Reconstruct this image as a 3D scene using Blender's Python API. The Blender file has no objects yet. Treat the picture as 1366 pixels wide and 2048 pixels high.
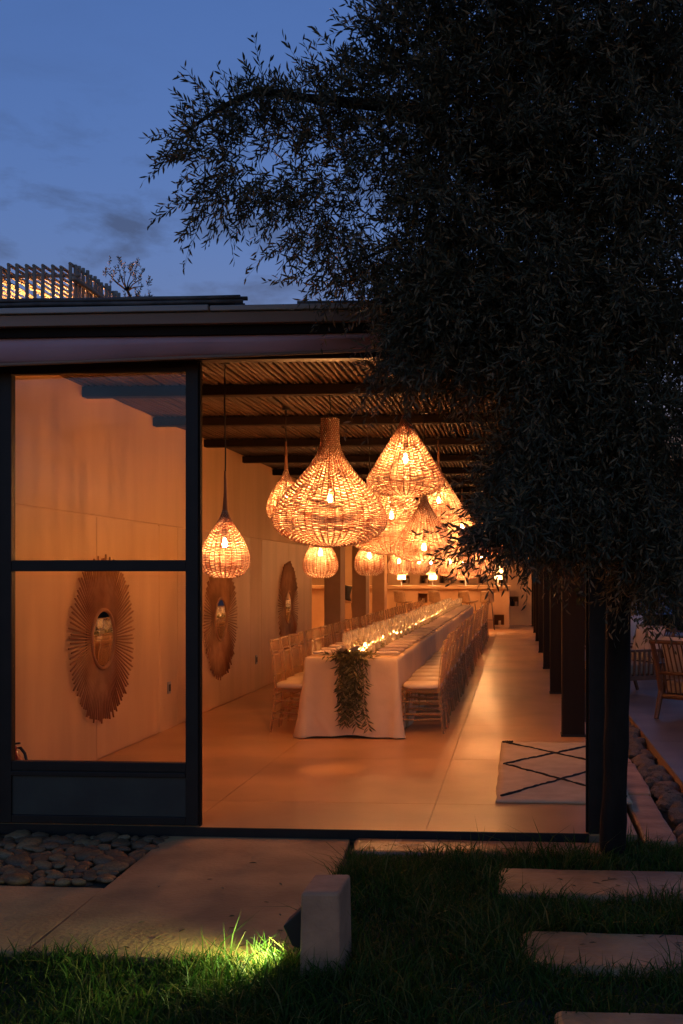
import bpy, bmesh, math, random
import numpy as np
from mathutils import Vector, Matrix, noise

random.seed(7)
rng = np.random.default_rng(11)
S = bpy.context.scene
COL = S.collection
PI = math.pi
R = math.radians

# ------------------------------------------------------------------ camera
cam_d = bpy.data.cameras.new('camera')
cam = bpy.data.objects.new('camera', cam_d)
COL.objects.link(cam)
S.camera = cam
YAW = R(3.9127)
CAM_H = 1.56
cam.location = (0, 0, CAM_H)
cam.rotation_euler = (PI / 2, 0, YAW)
cam_d.sensor_width = 36
cam_d.lens = 2120 / 2048 * 36
cam_d.shift_x = (683 - 890) / 2048
cam_d.shift_y = (1151 - 1024) / 2048
cam_d.clip_start = 0.05
cam_d.clip_end = 2000

# ------------------------------------------------------------------ sky (dusk, sun just under the horizon behind the camera)
SUN_EL, SUN_ROT = R(-1.0), R(180.0)
w = bpy.data.worlds.new('World')
S.world = w
w.use_nodes = True
nt = w.node_tree
nt.nodes.clear()
N = nt.nodes.new
out = N('ShaderNodeOutputWorld')
bg = N('ShaderNodeBackground')
sky = N('ShaderNodeTexSky')
sky.sky_type = 'NISHITA'
sky.sun_disc = False
sky.sun_elevation = SUN_EL
sky.sun_rotation = SUN_ROT
sky.air_density = 1.0
sky.dust_density = 0.3
sky.ozone_density = 3.0
tc = N('ShaderNodeTexCoord')
mp = N('ShaderNodeMapping')
mp.inputs['Scale'].default_value = (1.0, 1.0, 2.6)
nz = N('ShaderNodeTexNoise')
nz.inputs['Scale'].default_value = 9.5
nz.inputs['Detail'].default_value = 7
nz.inputs['Roughness'].default_value = 0.62
nz.inputs['Distortion'].default_value = 0.25
cr = N('ShaderNodeValToRGB')
cr.color_ramp.elements[0].position = 0.47
cr.color_ramp.elements[1].position = 0.68
sep = N('ShaderNodeSeparateXYZ')
band = N('ShaderNodeMapRange')          # cloud cover thins out higher up
band.inputs['From Min'].default_value = 0.42
band.inputs['From Max'].default_value = 0.31
band.inputs['To Min'].default_value = 0.06
band.inputs['To Max'].default_value = 0.88
mul = N('ShaderNodeMath'); mul.operation = 'MULTIPLY'
tint = N('ShaderNodeMix'); tint.data_type = 'RGBA'; tint.blend_type = 'MULTIPLY'
tint.inputs[0].default_value = 1.0
tint.inputs[7].default_value = (0.84, 0.95, 1.0, 1)
cl = N('ShaderNodeMix'); cl.data_type = 'RGBA'; cl.blend_type = 'MULTIPLY'
cl.inputs[7].default_value = (0.60, 0.50, 0.44, 1)
L = nt.links.new
L(tc.outputs['Generated'], mp.inputs[0])
L(mp.outputs[0], nz.inputs['Vector'])
L(nz.outputs['Fac'], cr.inputs[0])
L(tc.outputs['Generated'], sep.inputs[0])
L(sep.outputs['Z'], band.inputs['Value'])
L(cr.outputs[0], mul.inputs[0])
L(band.outputs[0], mul.inputs[1])
L(sky.outputs[0], tint.inputs[6])
L(tint.outputs[2], cl.inputs[6])
L(mul.outputs[0], cl.inputs[0])
L(cl.outputs[2], bg.inputs[0])
bg.inputs[1].default_value = 0.15
L(bg.outputs[0], out.inputs[0])

sun_d = bpy.data.lights.new('sun', 'SUN')
sun_d.energy = 0.002
sun_d.angle = R(20)
sun_d.color = (1.0, 0.75, 0.6)
sun = bpy.data.objects.new('sun', sun_d)
COL.objects.link(sun)
sun.rotation_euler = (R(89), 0, 0)

# ------------------------------------------------------------------ colour management and sampling
S.view_settings.view_transform = 'Standard'
S.view_settings.look = 'None'
S.view_settings.exposure = 3.08
S.view_settings.gamma = 1.0
S.cycles.use_denoising = True
try:
    S.cycles.denoiser = 'OPENIMAGEDENOISE'
    S.cycles.denoising_prefilter = 'ACCURATE'
except Exception:
    pass
S.cycles.max_bounces = 7
S.cycles.diffuse_bounces = 4
S.cycles.glossy_bounces = 3
S.cycles.transmission_bounces = 4
S.cycles.transparent_max_bounces = 28
S.cycles.sample_clamp_indirect = 0.6
S.cycles.caustics_reflective = False
S.cycles.caustics_refractive = False
S.cycles.use_light_tree = True
S.cycles.use_adaptive_sampling = False

# ------------------------------------------------------------------ helpers
def at(px, py, Y):
    """point of the place seen at photo pixel (px, py) at depth Y"""
    u, v = (px - 890) / 2120, (1151 - py) / 2120
    c, s = math.cos(YAW), math.sin(YAW)
    t = Y / (u * s + c)
    return Vector(((u * c - s) * t, Y, CAM_H + v * t))

def mat(name, col, rough=0.7, col2=None, scale=4.0, bump=0.0, bscale=40.0, stretch=(1, 1, 1), metal=0.0,
        spec=0.5, ramp=(0.35, 0.65), detail=5.0, rvar=0.0):
    m = bpy.data.materials.new(name)
    m.use_nodes = True
    t = m.node_tree
    b = t.nodes['Principled BSDF']
    b.inputs['Base Color'].default_value = (*col, 1)
    b.inputs['Roughness'].default_value = rough
    b.inputs['Metallic'].default_value = metal
    b.inputs['Specular IOR Level'].default_value = spec
    tcn = t.nodes.new('ShaderNodeTexCoord')
    mpn = t.nodes.new('ShaderNodeMapping')
    mpn.inputs['Scale'].default_value = stretch
    t.links.new(tcn.outputs['Object'], mpn.inputs[0])
    if col2 is not None:
        n = t.nodes.new('ShaderNodeTexNoise')
        n.inputs['Scale'].default_value = scale
        n.inputs['Detail'].default_value = detail
        t.links.new(mpn.outputs[0], n.inputs['Vector'])
        r = t.nodes.new('ShaderNodeValToRGB')
        r.color_ramp.elements[0].position = ramp[0]
        r.color_ramp.elements[1].position = ramp[1]
        r.color_ramp.elements[0].color = (*col, 1)
        r.color_ramp.elements[1].color = (*col2, 1)
        t.links.new(n.outputs['Fac'], r.inputs[0])
        t.links.new(r.outputs[0], b.inputs['Base Color'])
        if rvar:
            mr = t.nodes.new('ShaderNodeMapRange')
            mr.inputs['To Min'].default_value = rough - rvar
            mr.inputs['To Max'].default_value = rough + rvar
            t.links.new(n.outputs['Fac'], mr.inputs['Value'])
            t.links.new(mr.outputs[0], b.inputs['Roughness'])
    if bump:
        n2 = t.nodes.new('ShaderNodeTexNoise')
        n2.inputs['Scale'].default_value = bscale
        n2.inputs['Detail'].default_value = 6
        t.links.new(mpn.outputs[0], n2.inputs['Vector'])
        bp = t.nodes.new('ShaderNodeBump')
        bp.inputs['Strength'].default_value = bump
        bp.inputs['Distance'].default_value = 0.02
        t.links.new(n2.outputs['Fac'], bp.inputs['Height'])
        t.links.new(bp.outputs[0], b.inputs['Normal'])
    return m

def emit(name, col, strength):
    m = bpy.data.materials.new(name)
    m.use_nodes = True
    t = m.node_tree
    t.nodes.clear()
    e = t.nodes.new('ShaderNodeEmission')
    e.inputs[0].default_value = (*col, 1)
    e.inputs[1].default_value = strength
    o = t.nodes.new('ShaderNodeOutputMaterial')
    t.links.new(e.outputs[0], o.inputs[0])
    return m

def leafmat(name, c1, c2, c3, rough=0.5, transl=0.25):
    """leaf colours differ from leaf to leaf"""
    m = bpy.data.materials.new(name)
    m.use_nodes = True
    t = m.node_tree
    b = t.nodes['Principled BSDF']
    b.inputs['Roughness'].default_value = rough
    b.inputs['Specular IOR Level'].default_value = 0.15
    g = t.nodes.new('ShaderNodeNewGeometry')
    r = t.nodes.new('ShaderNodeValToRGB')
    r.color_ramp.elements[0].color = (*c1, 1)
    r.color_ramp.elements[1].color = (*c3, 1)
    e = r.color_ramp.elements.new(0.55)
    e.color = (*c2, 1)
    t.links.new(g.outputs['Random Per Island'], r.inputs[0])
    t.links.new(r.outputs[0], b.inputs['Base Color'])
    tr = t.nodes.new('ShaderNodeBsdfTranslucent')
    t.links.new(r.outputs[0], tr.inputs[0])
    mx = t.nodes.new('ShaderNodeMixShader')
    mx.inputs[0].default_value = transl
    t.links.new(b.outputs[0], mx.inputs[1])
    t.links.new(tr.outputs[0], mx.inputs[2])
    t.links.new(mx.outputs[0], t.nodes['Material Output'].inputs[0])
    return m

def glassmat(name, tint, fac, body, rough=0.06, trans=0.0):
    """thin clear plastic or glass: mostly see-through, with a glossy coat and a little body colour"""
    m = bpy.data.materials.new(name)
    m.use_nodes = True
    t = m.node_tree
    t.nodes.clear()
    o = t.nodes.new('ShaderNodeOutputMaterial')
    tr = t.nodes.new('ShaderNodeBsdfTransparent')
    tr.inputs[0].default_value = (*tint, 1)
    p = t.nodes.new('ShaderNodeBsdfPrincipled')
    p.inputs['Base Color'].default_value = (*body, 1)
    p.inputs['Roughness'].default_value = rough
    p.inputs['Specular IOR Level'].default_value = 0.8
    tl = t.nodes.new('ShaderNodeBsdfTranslucent')
    tl.inputs[0].default_value = (*body, 1)
    bx = t.nodes.new('ShaderNodeMixShader')
    bx.inputs[0].default_value = trans
    t.links.new(p.outputs[0], bx.inputs[1])
    t.links.new(tl.outputs[0], bx.inputs[2])
    lw = t.nodes.new('ShaderNodeLayerWeight')
    lw.inputs['Blend'].default_value = 0.35
    mr = t.nodes.new('ShaderNodeMapRange')
    mr.inputs['To Min'].default_value = fac[0]
    mr.inputs['To Max'].default_value = fac[1]
    t.links.new(lw.outputs['Facing'], mr.inputs['Value'])
    mx = t.nodes.new('ShaderNodeMixShader')
    t.links.new(mr.outputs[0], mx.inputs[0])
    t.links.new(tr.outputs[0], mx.inputs[1])
    t.links.new(bx.outputs[0], mx.inputs[2])
    t.links.new(mx.outputs[0], o.inputs[0])
    return m

class MB:
    def __init__(s):
        s.v = []; s.f = []
    def quad(s, a, b, c, d):
        k = len(s.v); s.v += [tuple(a), tuple(b), tuple(c), tuple(d)]; s.f.append((k, k + 1, k + 2, k + 3)); return s
    def box(s, x0, x1, y0, y1, z0, z1):
        k = len(s.v)
        s.v += [(x0, y0, z0), (x1, y0, z0), (x1, y1, z0), (x0, y1, z0), (x0, y0, z1), (x1, y0, z1), (x1, y1, z1), (x0, y1, z1)]
        s.f += [tuple(k + i for i in q) for q in ((3, 2, 1, 0), (4, 5, 6, 7), (0, 1, 5, 4), (1, 2, 6, 5), (2, 3, 7, 6), (3, 0, 4, 7))]
        return s
    def prism(s, poly, axis, a, b):
        """extrude a polygon of 2-D points along axis from a to b"""
        def P(p, t):
            return {'x': (t, p[0], p[1]), 'y': (p[0], t, p[1]), 'z': (p[0], p[1], t)}[axis]
        k = len(s.v); n = len(poly)
        s.v += [P(p, a) for p in poly] + [P(p, b) for p in poly]
        s.f.append(tuple(range(k, k + n))[::-1]); s.f.append(tuple(range(k + n, k + 2 * n)))
        for i in range(n):
            j = (i + 1) % n
            s.f.append((k + i, k + j, k + n + j, k + n + i))
        return s
    def tube(s, pts, rad, n=6, cap=True):
        pts = [Vector(p) for p in pts]
        if not hasattr(rad, '__len__'):
            rad = [rad] * len(pts)
        k = len(s.v); m = len(pts)
        up = Vector((0, 0, 1))
        t0 = (pts[-1] - pts[0]).normalized()
        if abs(t0.z) > 0.9:
            up = Vector((1, 0, 0))
        for i, p in enumerate(pts):
            t = (pts[min(i + 1, m - 1)] - pts[max(i - 1, 0)]).normalized()
            a = t.cross(up).normalized(); b = a.cross(t)
            for j in range(n):
                an = 2 * PI * j / n
                s.v.append(tuple(p + (a * math.cos(an) + b * math.sin(an)) * rad[i]))
        for i in range(m - 1):
            for j in range(n):
                q = (j + 1) % n
                s.f.append((k + i * n + j, k + i * n + q, k + (i + 1) * n + q, k + (i + 1) * n + j))
        if cap:
            s.f.append(tuple(k + j for j in range(n))[::-1])
            s.f.append(tuple(k + (m - 1) * n + j for j in range(n)))
        return s
    def lathe(s, prof, n=16, c=(0, 0, 0), cap=True):
        k = len(s.v); m = len(prof)
        for (r, z) in prof:
            for j in range(n):
                a = 2 * PI * j / n
                s.v.append((c[0] + r * math.cos(a), c[1] + r * math.sin(a), c[2] + z))
        for i in range(m - 1):
            for j in range(n):
                q = (j + 1) % n
                s.f.append((k + i * n + j, k + i * n + q, k + (i + 1) * n + q, k + (i + 1) * n + j))
        if cap:
            s.f.append(tuple(k + j for j in range(n))[::-1])
            s.f.append(tuple(k + (m - 1) * n + j for j in range(n)))
        return s
    def mesh(s, name, m, smooth=False):
        me = bpy.data.meshes.new(name)
        me.from_pydata(s.v, [], s.f)
        if m: me.materials.append(m)
        if smooth: me.polygons.foreach_set('use_smooth', [True] * len(me.polygons))
        me.update()
        return me
    def build(s, name, m, parent=None, smooth=False, bevel=0):
        o = obj(name, s.mesh(name, m, smooth), parent)
        if bevel:
            bv = o.modifiers.new('bevel', 'BEVEL'); bv.width = bevel; bv.segments = 2; bv.limit_method = 'ANGLE'
        return o

def np_mesh(name, verts, faces, m, smooth=False):
    me = bpy.data.meshes.new(name)
    nv, nf, k = len(verts), len(faces), faces.shape[1]
    me.vertices.add(nv); me.vertices.foreach_set('co', np.ascontiguousarray(verts, dtype=np.float32).ravel())
    me.loops.add(nf * k); me.loops.foreach_set('vertex_index', np.ascontiguousarray(faces, dtype=np.int32).ravel())
    me.polygons.add(nf)
    me.polygons.foreach_set('loop_start', np.arange(0, nf * k, k, dtype=np.int32))
    me.polygons.foreach_set('loop_total', np.full(nf, k, dtype=np.int32))
    if smooth: me.polygons.foreach_set('use_smooth', np.ones(nf, dtype=bool))
    me.materials.append(m)
    me.update(calc_edges=True)
    return me

def obj(name, me, parent=None):
    o = bpy.data.objects.new(name, me)
    COL.objects.link(o)
    if parent: o.parent = parent
    return o

def empty(name, loc=(0, 0, 0), rz=0.0, parent=None):
    o = bpy.data.objects.new(name, None)
    o.empty_display_size = 0.1
    COL.objects.link(o)
    o.location = loc; o.rotation_euler = (0, 0, rz)
    if parent: o.parent = parent
    return o

def tag(o, label=None, cat=None, group=None, kind=None):
    if label: o['label'] = label
    if cat: o['category'] = cat
    if group: o['group'] = group
    if kind: o['kind'] = kind
    return o

def copy_tree(o, parent=None):
    c = o.copy(); COL.objects.link(c)
    if parent is not None: c.parent = parent
    for ch in list(o.children):
        copy_tree(ch, c)
    return c

ORD = ['first', 'second', 'third', 'fourth', 'fifth', 'sixth', 'seventh', 'eighth', 'ninth', 'tenth', 'eleventh', 'twelfth',
       'thirteenth', 'fourteenth', 'fifteenth', 'sixteenth', 'seventeenth', 'eighteenth', 'nineteenth']
def ordinal(i):
    if i < 19: return ORD[i]
    n = i + 1
    tens = {2: ('twentieth', 'twenty'), 3: ('thirtieth', 'thirty'), 4: ('fortieth', 'forty'), 5: ('fiftieth', 'fifty'), 6: ('sixtieth', 'sixty')}[n // 10]
    return tens[0] if n % 10 == 0 else tens[1] + '-' + ORD[n % 10 - 1]

def leaf_quads(base, direc, normal, length, width):
    """arrays -> lance-shaped leaves of 6 corners in two quads along a folded midrib"""
    d = direc / np.linalg.norm(direc, axis=1, keepdims=True)
    side = np.cross(d, normal); side /= np.linalg.norm(side, axis=1, keepdims=True) + 1e-9
    nn = np.cross(side, d)
    l = length[:, None]; wd = width[:, None]
    A = base
    T = base + d * l - nn * l * 0.06
    M1 = base + d * l * 0.38
    M2 = base + d * l * 0.72
    B1 = M1 + side * wd * 0.5 + nn * wd * 0.18
    B2 = M1 - side * wd * 0.5 + nn * wd * 0.18
    C1 = M2 + side * wd * 0.36 + nn * wd * 0.12
    C2 = M2 - side * wd * 0.36 + nn * wd * 0.12
    V = np.stack([A, B1, C1, T, C2, B2], axis=1).reshape(-1, 3)
    n = len(base); k = np.arange(n)[:, None] * 6
    F = np.concatenate([k + np.array([[0, 1, 2, 3]]), k + np.array([[0, 3, 4, 5]])], axis=0)
    return V, F

def stem_strips(P0, P1, P2, r):
    """thin three-sided twigs through three points each"""
    n = len(P0)
    out_v = []
    for P, f in ((P0, 1.0), (P1, 0.75), (P2, 0.35)):
        for a in range(3):
            an = a * 2 * PI / 3
            off = np.stack([np.full(n, math.cos(an)), np.full(n, math.sin(an)), np.full(n, 0.3 * math.sin(an * 2))], axis=1)
            out_v.append(P + off * (r * f)[:, None])
    V = np.stack(out_v, axis=1).reshape(-1, 3)
    k = np.arange(n)[:, None] * 9
    F = []
    for i in range(2):
        for a in range(3):
            b = (a + 1) % 3
            F.append(k + np.array([[i * 3 + a, i * 3 + b, (i + 1) * 3 + b, (i + 1) * 3 + a]]))
    return V, np.concatenate(F, axis=0)

# ------------------------------------------------------------------ materials
WARM = (1.0, 0.43, 0.12)
M = {}
M['plaster'] = mat('plaster', (0.744, 0.444, 0.214), 0.75, (0.540, 0.308, 0.138), 1.5, 0.10, 9, (1, 1.5, 0.30), ramp=(0.22, 0.82))
M['plaster_panel'] = mat('plaster_panel', (0.744, 0.434, 0.207), 0.6, (0.540, 0.302, 0.135), 1.9, 0.08, 14, (1, 1.8, 0.26), ramp=(0.22, 0.82))
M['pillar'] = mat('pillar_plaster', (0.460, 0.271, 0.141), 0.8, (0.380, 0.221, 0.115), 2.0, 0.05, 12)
M['concrete_floor'] = mat('polished_concrete', (0.671, 0.331, 0.122), 0.33, (0.437, 0.214, 0.079), 0.9, 0.035, 30, ramp=(0.3, 0.7), rvar=0.09)
M['joint'] = mat('dark_joint', (0.30, 0.16, 0.08), 0.8)
M['apron'] = mat('outdoor_concrete', (0.547, 0.294, 0.108), 0.8, (0.318, 0.167, 0.061), 2.6, 0.4, 38, ramp=(0.30, 0.64), detail=9, rvar=0.12)
M['step'] = mat('step_stone', (0.587, 0.282, 0.104), 0.52, (0.266, 0.122, 0.048), 3.4, 0.45, 22, ramp=(0.33, 0.66), rvar=0.2, detail=9)
M['wet_step'] = mat('damp_step_stone', (0.484, 0.248, 0.104), 0.30, (0.231, 0.116, 0.050), 3.2, 0.35, 16, ramp=(0.33, 0.66), rvar=0.18, detail=9)
M['black_steel'] = mat('black_steel', (0.011, 0.009, 0.007), 0.5, (0.016, 0.013, 0.010), 9, 0.05, 60, spec=0.25)
M['kick'] = mat('teal_black_steel', (0.045, 0.050, 0.038), 0.55, (0.030, 0.032, 0.026), 3, 0.06, 30, spec=0.3)
M['dark_wood'] = mat('dark_wood', (0.022, 0.014, 0.009), 0.7, (0.014, 0.009, 0.006), 3, 0.2, 14, (1, 1, 0.1), spec=0.12)
M['beam_wood'] = mat('beam_wood', (0.022, 0.014, 0.009), 0.75, (0.013, 0.008, 0.006), 4, 0.25, 20, (0.1, 1, 1), spec=0.08)
M['cane'] = mat('ceiling_cane', (0.091, 0.046, 0.020), 0.6, (0.041, 0.021, 0.009), 5, 0.2, 40, (1, 0.12, 1), spec=0.15)
M['roof_board'] = mat('roof_board', (0.06, 0.04, 0.028), 0.85, (0.04, 0.028, 0.02), 3)
M['fascia'] = mat('weathered_fascia', (0.34, 0.21, 0.14), 0.8, (0.18, 0.11, 0.07), 2.5, 0.25, 14, (0.15, 1, 1))
M['flashing'] = mat('grey_flashing', (0.42, 0.36, 0.30), 0.6, (0.26, 0.23, 0.20), 3, 0.1, 20, (0.2, 1, 1))
M['awning'] = mat('awning_fabric', (0.56, 0.33, 0.35), 0.85, (0.47, 0.27, 0.29), 2.0, 0.08, 160)
M['roof_cane'] = mat('grey_roof_cane', (0.13, 0.115, 0.10), 0.7, (0.06, 0.055, 0.05), 8, 0.1, 30)
M['stone'] = mat('river_stone', (0.214, 0.107, 0.040), 0.6, (0.103, 0.053, 0.022), 5.0, 0.15, 30)
M['stone2'] = mat('pale_river_stone', (0.297, 0.171, 0.063), 0.6, (0.165, 0.089, 0.036), 6.0, 0.15, 30)
M['rock'] = mat('rough_rock', (0.24, 0.15, 0.09), 0.85, (0.12, 0.075, 0.045), 7.0, 0.6, 22)
M['soil'] = mat('garden_soil', (0.035, 0.03, 0.02), 0.95, (0.02, 0.018, 0.012), 6, 0.4, 30)
M['lawn'] = mat('lawn_ground', (0.022, 0.030, 0.010), 0.95, (0.014, 0.018, 0.008), 4, 0.4, 40)
M['terrace'] = mat('terrace_tile', (0.20, 0.15, 0.125), 0.35, (0.14, 0.105, 0.09), 1.5, 0.05, 18, rvar=0.08)
M['cloth'] = mat('white_linen', (0.770, 0.511, 0.269), 0.9, (0.682, 0.451, 0.237), 3.0, 0.35, 7)
M['napkin'] = mat('napkin_linen', (0.720, 0.533, 0.354), 0.9, (0.620, 0.456, 0.299), 12, 0.08, 200)
M['cushion'] = mat('ivory_cushion', (0.740, 0.542, 0.326), 0.45, (0.680, 0.490, 0.292), 8)
M['acrylic'] = glassmat('clear_acrylic', (0.96, 0.90, 0.79), (0.18, 0.82), (0.80, 0.54, 0.28), 0.11, 0.35)
M['glass'] = glassmat('clear_glass', (0.97, 0.95, 0.92), (0.20, 0.85), (0.88, 0.76, 0.56), 0.08, 0.5)
M['pane'] = glassmat('window_glass', (0.95, 0.94, 0.92), (0.006, 0.25), (0.9, 0.88, 0.9), 0.01)
for _n in M['pane'].node_tree.nodes:
    if _n.type == 'BSDF_PRINCIPLED': _n.inputs['Metallic'].default_value = 1.0
M['mirror'] = mat('mirror_glass', (0.9, 0.88, 0.84), 0.02, metal=1.0)
M['ray'] = mat('mirror_ray_wood', (0.46, 0.215, 0.09), 0.65, (0.32, 0.14, 0.055), 6, 0.1, 30, spec=0.12)
M['rib'] = mat('dark_wicker_rib', (0.20, 0.09, 0.045), 0.7)
M['cord'] = mat('black_cord', (0.02, 0.015, 0.012), 0.6)
M['rod'] = mat('wicker_neck', (0.28, 0.12, 0.055), 0.7)
M['bulb'] = emit('filament_bulb', (1.0, 0.41, 0.13), 335)
M['barbulb'] = emit('bar_lamp_bulb', (1.0, 0.48, 0.18), 150)
M['bulb_bright'] = emit('bright_bulb', (1.0, 0.43, 0.14), 1900)
M['bulb_pergola'] = emit('pergola_bulb', (1.0, 0.45, 0.15), 5000)
M['bulb_soft'] = emit('soft_bulb', (1.0, 0.41, 0.13), 150)
M['bulb_strong'] = emit('strong_bulb', (1.0, 0.41, 0.13), 640)
M['flame'] = emit('candle_flame', (1.0, 0.46, 0.16), 120)
M['wax'] = mat('candle_wax', (0.85, 0.72, 0.5), 0.5)
M['shade_lit'] = mat('lamp_shade_paper', (0.85, 0.74, 0.55), 0.8)
_t = M['shade_lit'].node_tree
_tr = _t.nodes.new('ShaderNodeBsdfTranslucent'); _tr.inputs[0].default_value = (0.9, 0.75, 0.5, 1)
_mx = _t.nodes.new('ShaderNodeMixShader'); _mx.inputs[0].default_value = 0.4
_t.links.new(_t.nodes['Principled BSDF'].outputs[0], _mx.inputs[1]); _t.links.new(_tr.outputs[0], _mx.inputs[2])
_t.links.new(_mx.outputs[0], _t.nodes['Material Output'].inputs[0])
M['rose'] = mat('cream_petal', (0.70, 0.55, 0.38), 0.7, (0.60, 0.44, 0.28), 20)
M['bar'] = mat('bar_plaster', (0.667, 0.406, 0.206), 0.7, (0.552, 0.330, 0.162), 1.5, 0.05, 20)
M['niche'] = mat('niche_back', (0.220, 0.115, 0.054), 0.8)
M['bottle'] = mat('dark_bottle_glass', (0.02, 0.015, 0.01), 0.12)
M['cup'] = mat('clay_cup', (0.52, 0.38, 0.25), 0.6)
M['rattan'] = mat('rattan', (0.44, 0.29, 0.16), 0.65, (0.34, 0.21, 0.11), 30)
M['leg_metal'] = mat('dark_leg_metal', (0.05, 0.035, 0.025), 0.5)
M['teak'] = mat('teak', (0.120, 0.046, 0.017), 0.55, (0.078, 0.030, 0.011), 5, 0.15, 25, (1, 1, 0.15))
M['seat_fabric'] = mat('cream_seat_fabric', (0.434, 0.309, 0.191), 0.9, (0.385, 0.274, 0.168), 8)
M['pillow'] = mat('white_pillow', (0.525, 0.446, 0.395), 0.9, (0.450, 0.378, 0.338), 5)
M['parasol'] = mat('blue_grey_canvas', (0.16, 0.22, 0.32), 0.9, (0.11, 0.16, 0.24), 4)
M['red_paint'] = mat('red_enamel', (0.42, 0.025, 0.012), 0.25)
M['rubber'] = mat('black_rubber', (0.015, 0.013, 0.012), 0.5)
M['bollard'] = mat('rendered_bollard', (0.510, 0.256, 0.126), 0.85, (0.367, 0.180, 0.088), 7, 0.25, 60)
M['rug'] = mat('wool_rug', (0.600, 0.421, 0.245), 0.95, (0.500, 0.344, 0.197), 6, 0.5, 140)
M['rug_line'] = mat('black_wool', (0.025, 0.017, 0.012), 0.95)
M['bark'] = mat('olive_bark', (0.026, 0.019, 0.013), 0.95, (0.011, 0.008, 0.006), 7, 0.9, 20, (1, 1, 0.25), spec=0.15)
M['twig'] = mat('olive_twig', (0.060, 0.045, 0.030), 0.85)
M['olive_leaf'] = leafmat('olive_leaf', (0.045, 0.046, 0.024), (0.085, 0.078, 0.042), (0.27, 0.175, 0.08))
M['garland_leaf'] = leafmat('garland_leaf', (0.085, 0.070, 0.022), (0.15, 0.12, 0.04), (0.32, 0.25, 0.11))
M['grass'] = leafmat('grass_blade', (0.018, 0.046, 0.005), (0.036, 0.088, 0.008), (0.15, 0.13, 0.035), 0.6, 0.35)
M['hedge'] = leafmat('hedge_leaf', (0.018, 0.022, 0.010), (0.035, 0.034, 0.014), (0.075, 0.055, 0.022))
M['post_cane'] = mat('pergola_pole', (0.33, 0.25, 0.18), 0.75, (0.23, 0.17, 0.12), 4, 0.2, 30, (1, 1, 0.15))
M['canvas'] = mat('black_fixture', (0.012, 0.012, 0.013), 0.4)

def wicker_mat():
    m = bpy.data.materials.new('woven_wicker')
    m.use_nodes = True
    t = m.node_tree
    b = t.nodes['Principled BSDF']
    b.inputs['Roughness'].default_value = 0.65
    tcn = t.nodes.new('ShaderNodeTexCoord')
    mpn = t.nodes.new('ShaderNodeMapping')
    mpn.inputs['Scale'].default_value = (14, 14, 2.0)
    n = t.nodes.new('ShaderNodeTexNoise')
    n.inputs['Scale'].default_value = 2.0
    n.inputs['Detail'].default_value = 4
    n.inputs['Roughness'].default_value = 0.7
    r = t.nodes.new('ShaderNodeValToRGB')
    r.color_ramp.elements[0].position = 0.40
    r.color_ramp.elements[1].position = 0.60
    r.color_ramp.elements[0].color = (0.44, 0.155, 0.085, 1)
    r.color_ramp.elements[1].color = (0.86, 0.70, 0.53, 1)
    t.links.new(tcn.outputs['Object'], mpn.inputs[0])
    t.links.new(mpn.outputs[0], n.inputs['Vector'])
    t.links.new(n.outputs['Fac'], r.inputs[0])
    t.links.new(r.outputs[0], b.inputs['Base Color'])
    tr = t.nodes.new('ShaderNodeBsdfTranslucent')
    t.links.new(r.outputs[0], tr.inputs[0])
    mx = t.nodes.new('ShaderNodeMixShader')
    mx.inputs[0].default_value = 0.09
    t.links.new(b.outputs[0], mx.inputs[1])
    t.links.new(tr.outputs[0], mx.inputs[2])
    t.links.new(mx.outputs[0], t.nodes['Material Output'].inputs[0])
    return m
M['wicker'] = wicker_mat()

# ================================================================== THE SETTING
WX = -3.54          # inner face of the long left wall
FY = 6.50           # facade
ZC = 3.10           # underside of the cane ceiling
GZ = -0.05          # paving level outside
BACK = 33.4

# ground sheet to the horizon
g = MB().quad((-600, -600, -0.16), (600, -600, -0.16), (600, 600, -0.16), (-600, 600, -0.16)).build('ground', M['soil'])
tag(g, 'dark soil ground stretching to the horizon', 'ground', kind='structure')

# room floor: a dark bed with large concrete slabs laid on it
fl = MB().box(-5.2, 0.72, FY - 0.06, BACK + 0.3, -0.15, -0.012).build('floor', M['joint'])
tag(fl, 'polished concrete floor of the dining room', 'floor', kind='structure')
xs = [-5.2, -3.545, -2.05, -0.56, 0.72]
ys = [6.44, 7.22, 8.97, 11.05, 13.1, 15.2, 17.3, 19.4, 21.5, 23.6, 25.7, 27.8, 29.9, 32.0, 33.7]
for i in range(len(xs) - 1):
    for j in range(len(ys) - 1):
        MB().box(xs[i] + .0015, xs[i + 1] - .0015, ys[j] + .0015, ys[j + 1] - .0015, -0.012, 0.0).build('floor_slab', M['concrete_floor'], fl)

# left wall with proud door panels
wl = MB().box(WX - 0.3, WX - 0.012, FY + 0.0, 18.1, -0.1, ZC + 0.12).build('wall_left', M['plaster'])
tag(wl, 'long plastered wall with tall flush panels', 'wall', kind='structure')
def wall_piece(y0, y1, z0, z1, name='wall_panel', m='plaster_panel'):
    return MB().box(WX - 0.012, WX, y0, y1, z0, z1).build(name, M[m], wl, bevel=0.003)
gp = 0.006
for (a, mid, b) in ((7.20, 8.72, 10.28), (10.85, 12.42, 13.87), (14.48, 16.2, 17.92)):
    wall_piece(a + gp, mid - gp / 2, 0.012, 2.055)
    wall_piece(mid + gp / 2, b - gp, 0.012, 2.055)
for (a, b) in ((FY, 7.20), (10.28, 10.85), (13.87, 14.48), (17.92, 18.1)):
    wall_piece(a, b, 0.0, 2.06, 'wall_strip', 'plaster')
wall_piece(FY, 18.1, 2.068, ZC + 0.1, 'wall_upper', 'plaster')
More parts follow.
